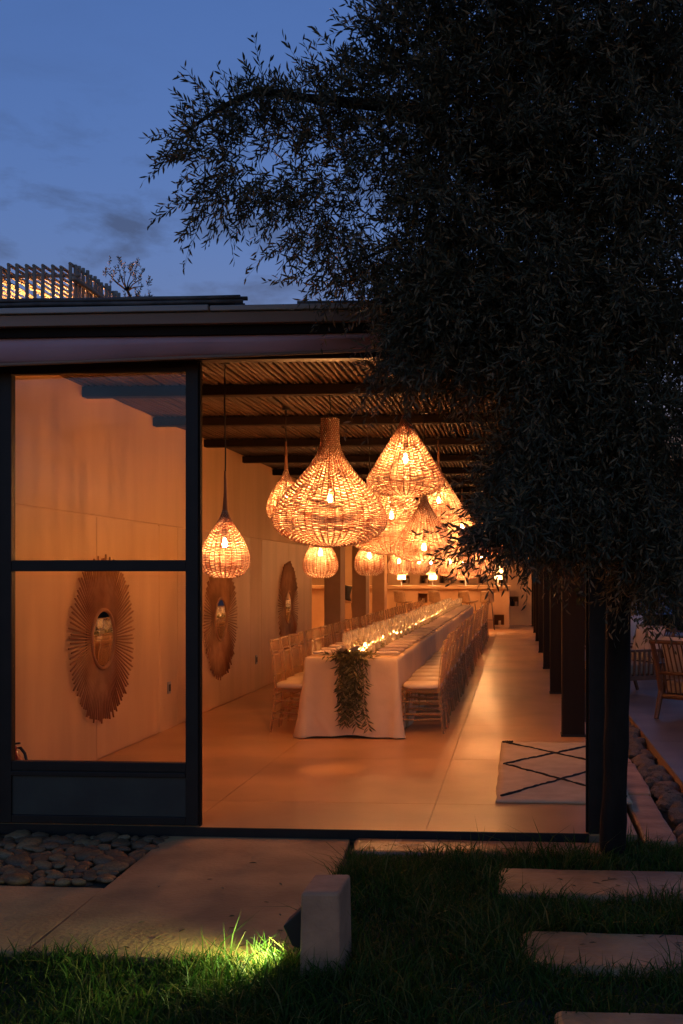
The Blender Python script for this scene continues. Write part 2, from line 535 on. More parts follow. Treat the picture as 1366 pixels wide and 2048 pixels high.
# end face of that wall and the bar-side room beyond
tag(MB().box(-9.2, -9.0, 18.0, BACK + 0.3, -0.1, ZC + 0.1).build('wall_side', M['plaster']), 'far side wall of the bar room', 'wall', kind='structure')
tag(MB().box(-9.2, WX - 0.3, 18.1, 18.25, -0.1, ZC + 0.1).build('wall_return', M['plaster']), 'return wall hidden behind the dining wall', 'wall', kind='structure')
MBf = MB().box(-9.0, -5.2, 18.1, BACK + 0.3, -0.12, -0.001).build('floor_bar_room', M['concrete_floor'])
tag(MBf, 'concrete floor of the bar room seen between pillars', 'floor', kind='structure')

# back wall with niches: built as courses around the openings
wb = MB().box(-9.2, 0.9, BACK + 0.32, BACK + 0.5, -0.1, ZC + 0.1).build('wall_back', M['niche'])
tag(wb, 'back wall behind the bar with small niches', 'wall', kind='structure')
niches = [(-3.70, 1.32, .29, .24), (-3.09, 1.32, .30, .24), (-2.47, 1.32, .30, .24), (-1.84, 1.32, .30, .24), (-1.24, 1.32, .31, .24), (-.60, 1.32, .29, .24),
          (-.30, 1.89, .32, .32), (-.60, 2.44, .3, .3), (-.24, .59, .27, .31), (-4.4, 1.32, .3, .3), (-5.1, 1.32, .3, .3), (-4.4, 1.95, .3, .3), (-5.1, 1.95, .3, .3),
          (-5.8, 1.32, .3, .3), (-5.8, 1.95, .3, .3)]
zcuts = sorted(set([0, ZC + 0.1] + [z for _, z, _, _ in niches] + [z + h for _, z, _, h in niches]))
for a, b in zip(zcuts[:-1], zcuts[1:]):
    holes = sorted((x, x + ww) for x, z, ww, h in niches if z <= a + 1e-6 and z + h >= b - 1e-6)
    x = -9.2
    for (h0, h1) in holes + [(0.9, 0.9)]:
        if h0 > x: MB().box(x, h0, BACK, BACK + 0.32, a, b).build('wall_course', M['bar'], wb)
        x = h1

# roof: board, beams, canes, fascia
rf = empty('roof', (0, 0, 0))
tag(rf, 'flat roof with dark beams and cane ceiling', 'roof', kind='structure')
MB().box(-9.2, 0.95, 6.22, BACK + 0.5, ZC + 0.042, ZC + 0.058).build('roof_board', M['roof_board'], rf)
for k in range(15):
    y = 8.46 + 1.68 * k
    bm_ = MB().box(WX, 0.66, y - 0.05, y + 0.05, ZC - 0.085, ZC - 0.002)
    bm_.build('beam', M['beam_wood'], rf, bevel=0.006)
MB().box(0.40, 0.66, 6.42, BACK, ZC - 0.10, ZC - 0.004).build('edge_beam', M['dark_wood'], rf)
# canes lie front to back on the beams
cane_meshes = []
for k in range(6):
    mb = MB()
    pts = []
    for i in range(6):
        t = i / 5
        pts.append((random.uniform(-.007, .007), t * 1.70 - 0.85, random.uniform(-.004, .004)))
    mb.tube(pts, [0.0175 * random.uniform(.85, 1.12) for _ in pts], 6)
    cane_meshes.append(mb.mesh('cane', M['cane'], True))
nx = int((0.62 - WX) / 0.0475)
cnt = 0
far = MB()
bays = [7.62 + 1.68 * k for k in range(15)]
for bi, yc in enumerate(bays):
    for i in range(nx):
        x = WX + 0.02 + i * 0.0475 + random.uniform(-.006, .006)
        z = ZC + 0.019 + random.uniform(-.003, .003)
        if bi < 3 and i % 1 == 0:
            o = obj('cane', cane_meshes[random.randrange(6)], rf)
            o.location = (x, yc, z); o.rotation_euler = (0, random.uniform(0, 6), random.uniform(-.006, .006))
            cnt += 1
        else:
            d = random.uniform(-.006, .006)
            far.tube([(x - d, yc - .84, z), (x, yc, z - random.uniform(0, .004)), (x + d, yc + .84, z)], 0.0175, 5)
fo = far.build('canes', M['cane'], rf, True); fo['kind'] = 'stuff'
# front edge
MB().box(-9.2, 0.95, 6.16, 6.217, 3.052, 3.118).build('fascia_board', M['fascia'], rf, bevel=0.004)
MB().box(-9.2, 0.95, 6.219, 6.43, 3.00, 3.075).build('soffit_board', M['dark_wood'], rf)
xx = -9.2
while xx < 0.95:
    ln = min(random.uniform(1.2, 2.6), 0.95 - xx)
    z = 3.122 + random.uniform(-.004, .004)
    MB().box(xx, xx + ln - 0.01, 6.14, 6.217, z, z + 0.036 + random.uniform(-.006, .006)).build('flashing_strip', M['flashing'], rf, bevel=0.006)
    xx += ln
for k in range(9):                                   # loose canes laid along the edge
    y = 6.18 + (k % 5) * 0.035
    z = 3.176 + (k // 5) * 0.024
    x1 = -1.62 + random.uniform(-.12, .02)
    pts = [(-6 + (x1 + 6) * t, y + random.uniform(-.006, .006), z + random.uniform(-.004, .004) + 0.012 * t) for t in [i / 14 for i in range(15)]]
    MB().tube(pts, 0.013, 6).build('edge_cane', M['roof_cane'], rf, True)
for k in range(3):
    pts = [(-1.3 + 2.2 * t, 6.2 + k * .03, 3.172 + random.uniform(-.004, .004)) for t in [i / 8 for i in range(9)]]
    MB().tube(pts, 0.011, 6).build('edge_cane', M['roof_cane'], rf, True)
# roof over the neighbouring rooms on the left
MB().box(-16, -9.25, 6.3, 30, 3.02, 3.15).build('roof_board', M['roof_board'], rf)
tag(MB().box(-16, WX - 0.32, FY + 0.05, FY + 0.25, -0.1, 3.0).build('wall_front', M['plaster']), 'plastered front wall left of the glazed door', 'wall', kind='structure')

# awning cassette hanging under the fascia
aw = empty('rolled_awning', (0, 6.3, 3.0))
tag(aw, 'long dull purple rolled awning hanging under the roof edge', 'awning')
mb = MB()
n = 60
for i in range(n + 1):
    t = i / n
    x = -5.0 + 5.9 * t
    zl = 2.845 + 0.075 * min(1, max(0, (x + 3.4) / 3.0)) + 0.004 * math.sin(x * 5.3)
    zt = 3.018 + 0.012 * t
    prof = [(0.0, zt), (-0.045, zt - 0.015), (-0.065, zt - 0.06), (-0.06, (zt + zl) / 2), (-0.03, zl + 0.012), (0.0, zl), (0.04, zl + 0.01), (0.05, zt - 0.02)]
    for (dy, z) in prof:
        mb.v.append((x, dy + 0.004 * math.sin(x * 3.1 + z * 40), z - 3.0))
k = 8
for i in range(n):
    for j in range(k):
        q = (j + 1) % k
        mb.f.append((i * k + j, (i + 1) * k + j, (i + 1) * k + q, i * k + q))
mb.build('fabric', M['awning'], aw, True)
MB().tube([(-5.0, -0.02, -0.158), (-3.4, -0.02, -0.158), (-1.5, -0.02, -0.112), (-.4, -.02, -.083), (0.9, -0.02, -0.083)], 0.011, 6).build('hem_bar', M['fascia'], aw, True)

# right-hand colonnade
for k in range(7):
    y = 10.29 + 3.72 * k
    c = empty('timber_column', (0.54, y + 0.1, 0))
    tag(c, ['nearest', 'second nearest', 'third nearest', 'fourth nearest', 'fifth nearest', 'sixth nearest', 'farthest'][k] + ' dark timber column between dining room and terrace', 'column', 'dark columns along the terrace side')
    MB().box(-0.11, 0.11, -0.09, 0.09, 0.002, ZC - 0.105).build('shaft', M['dark_wood'], c, bevel=0.008)
    MB().box(-0.118, 0.118, -0.098, 0.098, 0.001, 0.02).build('base_plate', M['black_steel'], c)

# pillars between dining room and bar room
for k, y in enumerate((21.06, 24.64, 28.1)):
    c = empty('plaster_pillar', (WX - 0.165, y + 0.28, 0))
    tag(c, ['nearest', 'middle', 'farthest'][k] + ' plastered pillar beside the bar room opening', 'pillar', 'plastered pillars by the bar')
    MB().box(-0.165, 0.165, -0.28, 0.28, 0.002, ZC).build('shaft', M['pillar'], c, bevel=0.006)
    MB().box(-0.172, 0.172, -0.287, 0.287, 0.001, 0.06).build('skirting', M['bar'], c, bevel=0.004)

# facade door and frame
fr = empty('facade_frame', (0, FY, 0))
tag(fr, 'black steel frame round the wide open doorway', 'door frame')
MB().box(-3.262, 0.55, -0.05, 0.05, 2.895, 2.998).build('header', M['black_steel'], fr, bevel=0.003)
MB().box(0.43, 0.55, -0.055, 0.055, 0.0, 2.894).build('jamb', M['black_steel'], fr, bevel=0.003)
MB().box(-3.36, -3.263, -0.05, 0.05, 0.0, 3.0).build('jamb', M['black_steel'], fr, bevel=0.003)
MB().box(-3.45, 0.429, -0.075, -0.061, -0.06, 0.004).build('threshold', M['black_steel'], fr)
MB().box(0.415, 0.429, -0.02, 0.02, 0.0, 2.894).build('jamb_stop', M['beam_wood'], fr)
dr = empty('glazed_door', (-3.255, FY - 0.005, 0))
tag(dr, 'tall black glazed door leaf with two panes and a kick panel', 'door')
Wd = 1.275
MB().box(0, .078, -.03, .03, .005, 2.892).build('stile', M['black_steel'], dr, bevel=0.004)
MB().box(Wd - .08, Wd, -.03, .03, .005, 2.892).build('stile', M['black_steel'], dr, bevel=0.004)
MB().box(.078, Wd - .08, -.028, .028, 2.826, 2.892).build('rail', M['black_steel'], dr, bevel=0.004)
MB().box(.078, Wd - .08, -.028, .028, 1.586, 1.656).build('rail', M['black_steel'], dr, bevel=0.004)
MB().box(.078, Wd - .08, -.028, .028, 0.335, 0.392).build('rail', M['black_steel'], dr, bevel=0.004)
MB().box(.078, Wd - .08, -.036, -.02, 0.302, 0.332).build('moulding', M['black_steel'], dr, bevel=0.004)
MB().box(.078, Wd - .08, -.028, .028, .005, 0.055).build('rail', M['black_steel'], dr, bevel=0.004)
MB().box(.079, Wd - .081, -.016, .016, .056, 0.334).build('kick_panel', M['kick'], dr)
MB().box(.079, Wd - .081, -.004, .004, .393, 1.585).build('pane', M['pane'], dr)
MB().box(.079, Wd - .081, -.004, .004, 1.657, 2.825).build('pane', M['pane'], dr)
MB().box(Wd + .002, Wd + .012, -.02, .02, 0.0, 2.89).build('edge_strip', M['beam_wood'], dr)

# outdoors: paving, lawn, beds
lawn = MB().quad((-6, -3, -0.075), (1.02, -3, -0.075), (1.02, 6.44, -0.075), (-6, 6.44, -0.075)).build('lawn', M['lawn'])
tag(lawn, 'dark lawn soil under the grass', 'lawn', kind='structure')
pv = empty('path', (0, 0, 0))
tag(pv, 'concrete paving slabs in front of the doorway', 'path', kind='structure')
def slab(name, pts, z0, z1, m, bev=0.012, parent=pv):
    amp = 0.003 if m == 'apron' else 0.011
    q = []
    for a, b in zip(pts, pts[1:] + pts[:1]):
        ln = math.hypot(b[0] - a[0], b[1] - a[1]); n = max(2, int(ln / .07))
        nx_, ny_ = (b[1] - a[1]) / ln, -(b[0] - a[0]) / ln
        for i in range(n):
            t = i / n
            x, y = a[0] + (b[0] - a[0]) * t, a[1] + (b[1] - a[1]) * t
            d = amp * (noise.noise(Vector((x * 3, y * 3, 1))) + .6 * noise.noise(Vector((x * 11, y * 11, 5)))) - (amp * .8 if i == 0 else 0)
            q.append((x + nx_ * d, y + ny_ * d))
    pts = q
    return MB().prism(pts, 'z', z0, z1).build(name, M[m], parent, bevel=bev)
slab('apron_slab', [(-2.10, 4.40), (-0.93, 4.34), (-1.0, 6.16), (-1.02, 6.425), (-2.16, 6.425)], -0.15, GZ, 'apron', 0.008)
slab('apron_slab', [(-6, 4.42), (-2.106, 4.405), (-2.126, 5.34), (-6, 5.36)], -0.15, GZ - .001, 'apron', 0.008)
slab('step_slab', [(-0.97, 6.10), (0.50, 6.13), (0.54, 6.40), (-0.99, 6.415)], -0.15, GZ + .012, 'wet_step', 0.02)
slab('step_slab', [(-0.10, 5.35), (1.30, 5.32), (1.32, 5.81), (-0.105, 5.825)], -0.15, GZ + .01, 'step', 0.025)
slab('step_slab', [(0.07, 4.36), (1.30, 4.32), (1.28, 4.80), (0.03, 4.815), (-0.01, 4.72)], -0.15, GZ + .01, 'step', 0.03)
slab('step_slab', [(0.14, 3.40), (1.30, 3.40), (1.28, 3.93), (0.12, 3.945)], -0.15, GZ + .01, 'step', 0.03)
# terrace and its kerb slabs
te = MB().box(1.24, 14, 6.2, 34, -0.15, -0.012).build('terrace', M['joint'])
tag(te, 'tiled terrace beside the dining room', 'terrace', kind='structure')
for i in range(4):
    for j in range(14):
        x0 = 1.24 + i * 1.6; y0 = 6.2 + j * 1.95
        MB().box(x0 + .003, x0 + 1.597, y0 + .003, y0 + 1.947, -0.012, 0.0).build('terrace_tile', M['terrace'], te)
yy = 6.45
while yy < 12:
    ln = random.uniform(1.1, 1.5)
    slab('kerb_slab', [(0.76 + random.uniform(-.01, .01), yy), (0.97 + random.uniform(-.03, .02), yy + .02), (0.98 + random.uniform(-.03, .02), yy + ln - .03), (0.76, yy + ln - .02)], -0.15, GZ + random.uniform(0, .02), 'step', 0.02)
    yy += ln

def ico_stone(seed, rough, sub=2):
    bm = bmesh.new()
    bmesh.ops.create_icosphere(bm, subdivisions=sub, radius=1)
    off = Vector((seed * 3.7, seed * 1.3, seed * 2.1))
    for v in bm.verts:
        n = noise.noise(v.co * 0.9 + off) * 0.32 + noise.noise(v.co * 2.6 + off) * rough
        v.co *= 1 + n
    return bm
pb = MB().box(-6, -2.135, 5.365, 6.44, -0.16, -0.12).build('pebble_bed', M['soil'])
tag(pb, 'bed of flat river stones at the foot of the door', 'pebble bed', kind='structure')
sm = []
for k in range(8):
    bm = ico_stone(k, 0.06)
    me = bpy.data.meshes.new('river_stone'); bm.to_mesh(me); bm.free()
    me.materials.append(M['stone'] if k % 3 else M['stone2'])
    me.polygons.foreach_set('use_smooth', [True] * len(me.polygons))
    sm.append(me)
placed = []
tries = 0
while len(placed) < 298 and tries < 60000:
    tries += 1
    x = -2.16 - random.random() * 1.12
    y = random.uniform(5.40, 6.42)
    a = random.choice((random.uniform(.03, .055), random.uniform(.045, .088)))
    lay = 0 if len(placed) < 150 else 1
    if any(l == lay and (px - x) ** 2 + (py - y) ** 2 < (0.66 * (pa + a)) ** 2 for px, py, pa, l in placed): continue
    lim = -2.13 - 0.06 * (6.42 - y) * 0 - a * 0.6
    if x > lim: continue
    if y > 6.42 - a * .5 or y < 5.40 + a * .5: continue
    placed.append((x, y, a, lay))
    o = obj('river_stone', sm[random.randrange(8)], pb)
    o.location = (x, y, -0.105 + lay * 0.036 + random.uniform(0, .02))
    o.scale = (a * random.uniform(.95, 1.3), a * random.uniform(.7, .95), a * random.uniform(.38, .55))
    o.rotation_euler = (random.uniform(-.2, .2), random.uniform(-.2, .2), random.uniform(0, 6.3))
rb = MB().box(0.985, 1.235, 6.0, 13.5, -0.16, -0.11).build('rock_bed', M['soil'])
tag(rb, 'narrow bed of rough rocks between path and terrace', 'rock bed', kind='structure')
rm = []
for k in range(7):
    bm = ico_stone(k + 20, 0.22)
    me = bpy.data.meshes.new('rock'); bm.to_mesh(me); bm.free(); me.materials.append(M['rock']); rm.append(me)
for k in range(150):
    y = 6.1 + 7.3 * (k / 150) + random.uniform(-.05, .05)
    o = obj('rock', rm[random.randrange(7)], rb)
    a = random.uniform(.04, .095)
    o.location = (random.uniform(1.03, 1.2), y, -0.085 + random.uniform(0, .03))
    o.scale = (a, a * random.uniform(.7, 1.2), a * random.uniform(.5, .8))
    o.rotation_euler = (random.uniform(-.5, .5), random.uniform(-.5, .5), random.uniform(0, 6.3))

# ================================================================== INSIDE: MIRRORS
def sunburst(y, z, label):
    r = empty('sunburst_mirror', (WX + 0.004, y, z))
    tag(r, label, 'mirror', 'sunburst mirrors on the left wall')
    nr = 104
    for i in range(nr):
        a = 2 * PI * i / nr
        r1 = 0.715 * random.uniform(.955, 1.02) if i % 2 else 0.69 * random.uniform(.95, 1.01)
        tl = random.uniform(-.012, .012)
        c, s = math.cos(a), math.sin(a)
        c1, s1 = math.cos(a + tl), math.sin(a + tl)
        MB().tube([(0.014, .235 * c, .235 * s), (0.020, .48 * c, .48 * s), (0.026, r1 * c1, r1 * s1)], [.0072, .0076, .0082], 5).build('ray', M['ray'], r, True)
    MB().lathe([(0.232, -0.004), (0.232, 0.026), (0.246, 0.036), (0.262, 0.030), (0.266, 0.0)], 48, cap=False).build('rim', M['ray'], r, True).rotation_euler = (0, PI / 2, 0)
    MB().lathe([(0.0005, 0.022), (0.234, 0.022)], 48, cap=False).build('mirror_glass', M['mirror'], r).rotation_euler = (0, PI / 2, 0)
    bpy_o = MB().lathe([(0.0005, 0.002), (0.33, 0.002), (0.33, 0.010), (0.0005, 0.010)], 40, cap=False).build('backing', M['ray'], r)
    bpy_o.rotation_euler = (0, PI / 2, 0)
sunburst(8.80, 1.02, 'sunburst mirror of wooden rays seen through the glazed door')
sunburst(12.38, 1.04, 'sunburst mirror half under the smallest front pendant lamp')
sunburst(16.1, 1.07, 'sunburst mirror farthest along the wall, nearest the bar')
for y, z, lb in ((10.56, 0.42, 'small socket plate low on the wall seen through the door'), (14.17, 0.42, 'small socket plate low on the wall near the chairs')):
    so = empty('wall_socket', (WX + 0.001, y, z)); tag(so, lb, 'socket', 'wall sockets')
    MB().box(0, .012, -.045, .045, -.06, .06).build('plate', M['flashing'], so, bevel=.004)
    MB().box(.0122, .016, -.025, .025, -.035, .035).build('insert', M['black_steel'], so)

# fire extinguisher in the corner by the door
fe = empty('fire_extinguisher', (-3.40, 6.95, 0))
tag(fe, 'red fire extinguisher standing in the corner behind the glass', 'extinguisher')
MB().lathe([(.06, .002), (.075, .02), (.075, .27), (.066, .31), (.04, .345), (.025, .36), (.025, .375)], 20).build('body', M['red_paint'], fe, True)
MB().lathe([(.02, .375), (.024, .385), (.022, .405), (.012, .41)], 12).build('valve', M['red_paint'], fe, True)
MB().tube([(-.01, 0, .41), (.02, 0, .425), (.055, -.02, .43)], .007, 6).build('lever', M['rubber'], fe, True)
MB().tube([(.015, 0, .395), (.05, 0, .395), (.085, -.01, .36), (.105, -.015, .29), (.11, -.02, .20), (.105, -.02, .10)], .0105, 8).build('hose', M['rubber'], fe, True)

# ================================================================== PENDANT LAMPS
def weave(prof, height, courses, nr, seg, thick, name):
    """prof: list of (z from top 0..1, radius m); strands woven over and under nr ribs"""
    pz = np.array([p[0] for p in prof]) * height
    pr = np.array([p[1] for p in prof])
    zz = np.linspace(0, height, 500); rr = np.interp(zz, pz, pr)
    for _ in range(3):
        rr[1:-1] = (rr[:-2] + rr[1:-1] * 2 + rr[2:]) / 4
    arc = np.concatenate([[0], np.cumsum(np.hypot(np.diff(zz), np.diff(rr)))])
    sa = np.linspace(0.002, arc[-1] - 0.002, courses)
    cz = np.interp(sa, arc, zz); crad = np.interp(sa, arc, rr)
    dz = np.gradient(cz, sa); dr_ = np.gradient(crad, sa)
    pitch = arc[-1] / courses
    V = []; F = []
    th = np.linspace(0, 2 * PI, seg, endpoint=False)
    for k in range(courses):
        amp = min(thick * 0.55, crad[k] * 0.15)
        wob = amp * np.sin(th * nr / 2 + k * PI)
        jit = pitch * (0.06 * np.sin(th * 3 + rng.uniform(0, 6)) + 0.06 * np.sin(th * 11 + rng.uniform(0, 6)) + rng.normal(0, .03))
        nrm = np.array([dz[k], -dr_[k]])       # outward (r, z) normal
        tan = np.array([dr_[k], dz[k]])
        ht = pitch * rng.uniform(0.31, 0.39)
        base = len(V) and sum(len(a) for a in V)
        ring = []
        for (a, b) in ((-1, 0), (0, 1), (1, 0), (0, -1)):
            r = crad[k] + wob * nrm[0] + (a * ht + jit) * tan[0] + b * thick * .4 * nrm[0]
            z = cz[k] + wob * nrm[1] + (a * ht + jit) * tan[1] + b * thick * .4 * nrm[1]
            ring.append(np.stack([r * np.cos(th), r * np.sin(th), -z], axis=1))
        V.append(np.stack(ring, axis=1).reshape(-1, 3))
        i = np.arange(seg); j = (i + 1) % seg
        for a in range(4):
            b = (a + 1) % 4
            F.append(np.stack([base + i * 4 + a, base + j * 4 + a, base + j * 4 + b, base + i * 4 + b], axis=1))
    me = np_mesh(name, np.concatenate(V), np.concatenate(F), M['wicker'], True)
    mb = MB()
    for q in range(nr):
        a = 2 * PI * q / nr
        ss = np.linspace(0, arc[-1], 22)
        z_ = np.interp(ss, arc, zz); r_ = np.interp(ss, arc, rr)
        mb.tube([(r * math.cos(a), r * math.sin(a), -z) for r, z in zip(r_, z_)], thick * 0.52, 4, cap=False)
    return me, mb.mesh(name + '_ribs', M['rib'])

def px_prof(pts, scale):
    t0 = pts[0][0]; h = pts[-1][0] - t0
    return [((p[0] - t0) / h, p[1] * scale) for p in pts], h * scale
TYPES = {}
pr, h = px_prof([(838, 17), (860, 17.5), (885, 18.5), (900, 22), (915, 29), (935, 42), (960, 63), (985, 86), (1005, 102), (1025, 112), (1043, 115.5), (1058, 112), (1072, 98), (1083, 76), (1090, 54), (1095, 30), (1096, 12)], 8.45 / 2120)
TYPES['bell'] = (*weave(pr, h, 92, 48, 144, 0.0075, 'wicker_bell'), h)
pr, h = px_prof([(830, 5), (845, 10), (862, 19), (885, 33), (910, 49), (935, 64), (950, 73), (962, 78), (971, 77), (979, 69), (986, 56), (991, 40), (993, 30)], 8.0 / 2120)
TYPES['teardrop'] = (*weave(pr, h, 66, 36, 108, 0.0065, 'wicker_teardrop'), h)
pr, h = px_prof([(1020, 4), (1032, 8), (1048, 17), (1066, 29), (1084, 40), (1100, 47), (1114, 50.5), (1127, 50.5), (1138, 47), (1148, 40), (1154, 31), (1157, 24)], 7.5 / 2120)
TYPES['onion'] = (*weave(pr, h, 50, 28, 84, 0.0052, 'wicker_onion'), h)
bulb_me = MB().lathe([(.007, .05), (.009, .04), (.016, .022), (.019, .008), (.017, -.008), (.010, -.018), (.002, -.021)], 10).mesh('bulb', M['bulb'], True)
sock_me = MB().lathe([(.006, .135), (.016, .13), (.018, .076), (.012, .074)], 10).mesh('socket', M['cord'], True)

def rebulb(m_):
    me = bulb_me.copy(); me.materials.clear(); me.materials.append(M[m_]); return me
softbulb_me, strongbulb_me = rebulb('bulb_soft'), rebulb('bulb_strong')
brightbulb_me = bulb_me.copy(); brightbulb_me.materials.clear(); brightbulb_me.materials.append(M['bulb_bright'])
def pendant(kind, loc, bulb_t, label, scale=1.0, neck=0.0, rot=0.0, bright=False):
    """loc is the top of the woven shade"""
    wv, ribs, h = TYPES[kind]
    r = empty('woven_pendant_lamp', loc, rot)
    tag(r, label, 'pendant lamp', 'woven pendant lamps over the table')
    a = obj('woven_shade', wv, r); a.scale = (scale,) * 3
    a['kind'] = 'stuff'
    b = obj('shade_ribs', ribs, r); b.scale = (scale,) * 3
    zb = -h * scale * bulb_t
    bo = obj('bulb', brightbulb_me if bright else {'onion': softbulb_me, 'bell': strongbulb_me}.get(kind, bulb_me), r); bo.location = (0, 0, zb)
    so = obj('bulb_socket', sock_me, bo)
    top = ZC - 0.003 - loc[2]
    pts = [(0, 0, zb + .12), (0, 0, 0.0), (0.004, 0, top * .4), (-0.003, 0, top * .7), (0, 0, top)]
    MB().tube(pts, 0.0055, 6).build('cord', M['cord'], r, True)
    if neck:
        MB().tube([(0, 0, -0.04), (0.003, 0, neck * .5), (0, 0, neck)], [0.016 * scale + .004, .011, .007], 8).build('neck', M['rod'], r, True)
    MB().lathe([(0.035, top - 0.02), (0.035, top)], 12).build('ceiling_rose', M['cord'], r)
    return r
def P(px, py, Y): return tuple(at(px, py, Y))
pendant('bell', P(660, 838, 8.45), .63, 'largest woven pendant lamp with a tall straight neck, over the table front')
pendant('bell', P(783, 905, 10.6), .63, 'large bell-shaped woven pendant behind the highest teardrop lamp', rot=1.0)
pendant('teardrop', P(811, 830, 8.0), .56, 'highest teardrop woven pendant, right of the largest lamp', rot=.4)
pendant('teardrop', P(848, 992, 9.9), .80, 'low teardrop woven pendant touching the hanging olive leaves', rot=1.3, neck=.1)
pendant('teardrop', P(877, 934, 11.7), .62, 'teardrop woven pendant partly behind the highest one, right side', rot=2.1, neck=.30)
pendant('teardrop', P(924, 1005, 15.6), .60, 'small looking teardrop woven pendant behind olive leaves', rot=2.8, neck=.2)
pendant('onion', P(450, 1020, 7.5), .52, 'small onion-shaped woven pendant nearest the glazed door', neck=.28, rot=.3)
pendant('onion', P(572, 940, 9.6), .55, 'small woven pendant half hidden left of the largest lamp', neck=.26, rot=1.1)
pendant('onion', P(641, 1060, 10.7), .50, 'small woven pendant hanging just below the largest lamp', rot=2.2, neck=.2)
pendant('onion', P(739, 1068, 12.3), .55, 'small woven pendant below the large bell lamp', rot=.7, neck=.2)
pendant('onion', P(798, 1085, 15.9), .60, 'small distant woven pendant left of the low teardrop lamp', rot=1.7, neck=.2)
pendant('onion', P(838, 1087, 16.7), .60, 'small distant woven pendant directly below the low teardrop lamp', rot=2.7, neck=.2)
pendant('onion', P(862, 1093, 19.3), .60, 'tiny distant woven pendant right below the low teardrop lamp', rot=0.2, neck=.2)
pendant('teardrop', P(900, 1085, 19.5), .60, 'distant teardrop woven pendant low among leaves, left of its neighbours', rot=.9, neck=.2)
pendant('teardrop', P(962, 1082, 18.6), .45, 'distant teardrop woven pendant low beside the bar lamps', rot=1.9, neck=.2)
pendant('bell', P(925, 1063, 22.5), .66, 'distant bell-shaped woven pendant between the low teardrops', rot=2.4)
pendant('teardrop', P(984, 1047, 20.5), .62, 'distant teardrop woven pendant rightmost of all, above the bar', rot=3.0, neck=.2)
pendant('teardrop', P(946, 1040, 24.5), .6, 'most distant teardrop woven pendant, nearest the bar', rot=.5, neck=.2)

pendant('teardrop', P(905, 1046, 28.0), .6, 'extra woven pendant added to light the bar, hidden behind the middle lamps', rot=.5, neck=.2, bright=True)  # this and the next two are extra lamps added to brighten the bar
pendant('teardrop', P(965, 1050, 29.6), .6, 'extra woven pendant added to light the bar, behind the lamps at right', rot=1.5, neck=.2, bright=True)
pendant('onion', P(836, 1062, 29.0), .6, 'extra woven pendant added to light the bar, left of the other two', rot=1.2, neck=.2, bright=True)
pendant('teardrop', (-5.7, 26.0, 2.75), .6, 'woven pendant in the bar room, glimpsed between pillars', rot=1.0, neck=.2, bright=True)
pendant('teardrop', (-5.9, 30.3, 2.75), .6, 'extra woven pendant added over the bar for light, behind the nearest pillar', rot=2.0, neck=.2, bright=True)  # extra hidden lamp, added to brighten the bar end

# ================================================================== LONG TABLE
TX0, TX1, TY0, TY1, TZ = -2.05, -1.145, 10.10, 27.4, 0.765
TXC = (TX0 + TX1) / 2
def tablecloth():
    # outline of the tabletop walked round, skirts hanging from it
    pts = []
    def seg(a, b, n):
        for i in range(n):
            t = i / n
            pts.append((a[0] + (b[0] - a[0]) * t, a[1] + (b[1] - a[1]) * t))
    seg((TX0, TY0), (TX1, TY0), 40)
    seg((TX1, TY0), (TX1, TY1), 420)
    seg((TX1, TY1), (TX0, TY1), 24)
    seg((TX0, TY1), (TX0, TY0), 300)
    n = len(pts); rows = 26
    V = []; F = []
    for r_ in range(rows + 1):
        t = r_ / rows
        for i, (x, y) in enumerate(pts):
            a = pts[(i + 1) % n]; b = pts[i - 1]
            tx, ty = a[0] - b[0], a[1] - b[1]
            l = math.hypot(tx, ty); nx_, ny_ = ty / l, -tx / l
            front = abs(y - TY0) < 1e-6
            side = x >= TX1 - 1e-6 or x <= TX0 + 1e-6
            d = 0.0
            if front:
                u = (x - TX0) / (TX1 - TX0)
                ed = min(u, 1 - u)
                d = t * t * (0.035 + 0.012 * math.sin(u * 9 + 1)) + 0.065 * t ** 1.5 * math.exp(-(ed / .06) ** 2) + .022 * t * noise.noise(Vector((u * 4, t * 3, 0))) + .016 * max(0, t - .5) * 2 * math.exp(-((ed * 1.6 - (t - .52)) / .05) ** 2)
            else:
                s_ = y
                f = noise.noise(Vector((s_ * 0.9, x * 3, 0))) * 0.5 + math.sin(s_ * 5.1 + 2.2 * noise.noise(Vector((s_ * .6, 7, x)))) * 0.5
                d = t * (0.012 + 0.06 * max(-.2, f)) * (0.35 + .65 * t)
                if s_ < TY0 + .5:
                    d *= .3 + .7 * (s_ - TY0) / .5
                    d += 0.055 * t ** 1.5 * math.exp(-((s_ - TY0) / .11) ** 2)
            drop = 0.006 + 0.006 * math.sin(i * .37) + (0.02 * math.sin(PI * (x - TX0) / (TX1 - TX0)) if front else 0)
            z = TZ - 0.012 * (t > 0) * 0 - t * (TZ - drop)
            # rounded hem edge at the tabletop and a pressed crease across the cloth
            rd = 0.008 * (1 - min(1, t * rows))
            cre = 0.004 * math.exp(-((t - .68) / .03) ** 2) if front else 0
            V.append((x + nx_ * (d + cre - rd), y + ny_ * (d + cre - rd), z + (0.0 if r_ else 0.004)))
    for r_ in range(rows):
        for i in range(n):
            j = (i + 1) % n
            F.append((r_ * n + i, (r_ + 1) * n + i, (r_ + 1) * n + j, r_ * n + j))
    me = bpy.data.meshes.new('tablecloth')
    top = tuple(range(n))
    me.from_pydata(V, [], F + [top])
    me.materials.append(M['cloth'])
    me.polygons.foreach_set('use_smooth', [True] * (len(me.polygons) - 1) + [False])
    me.update()
    return me
tc_o = obj('tablecloth', tablecloth())
tag(tc_o, 'long white cloth draped to the floor over the banquet table', 'tablecloth')

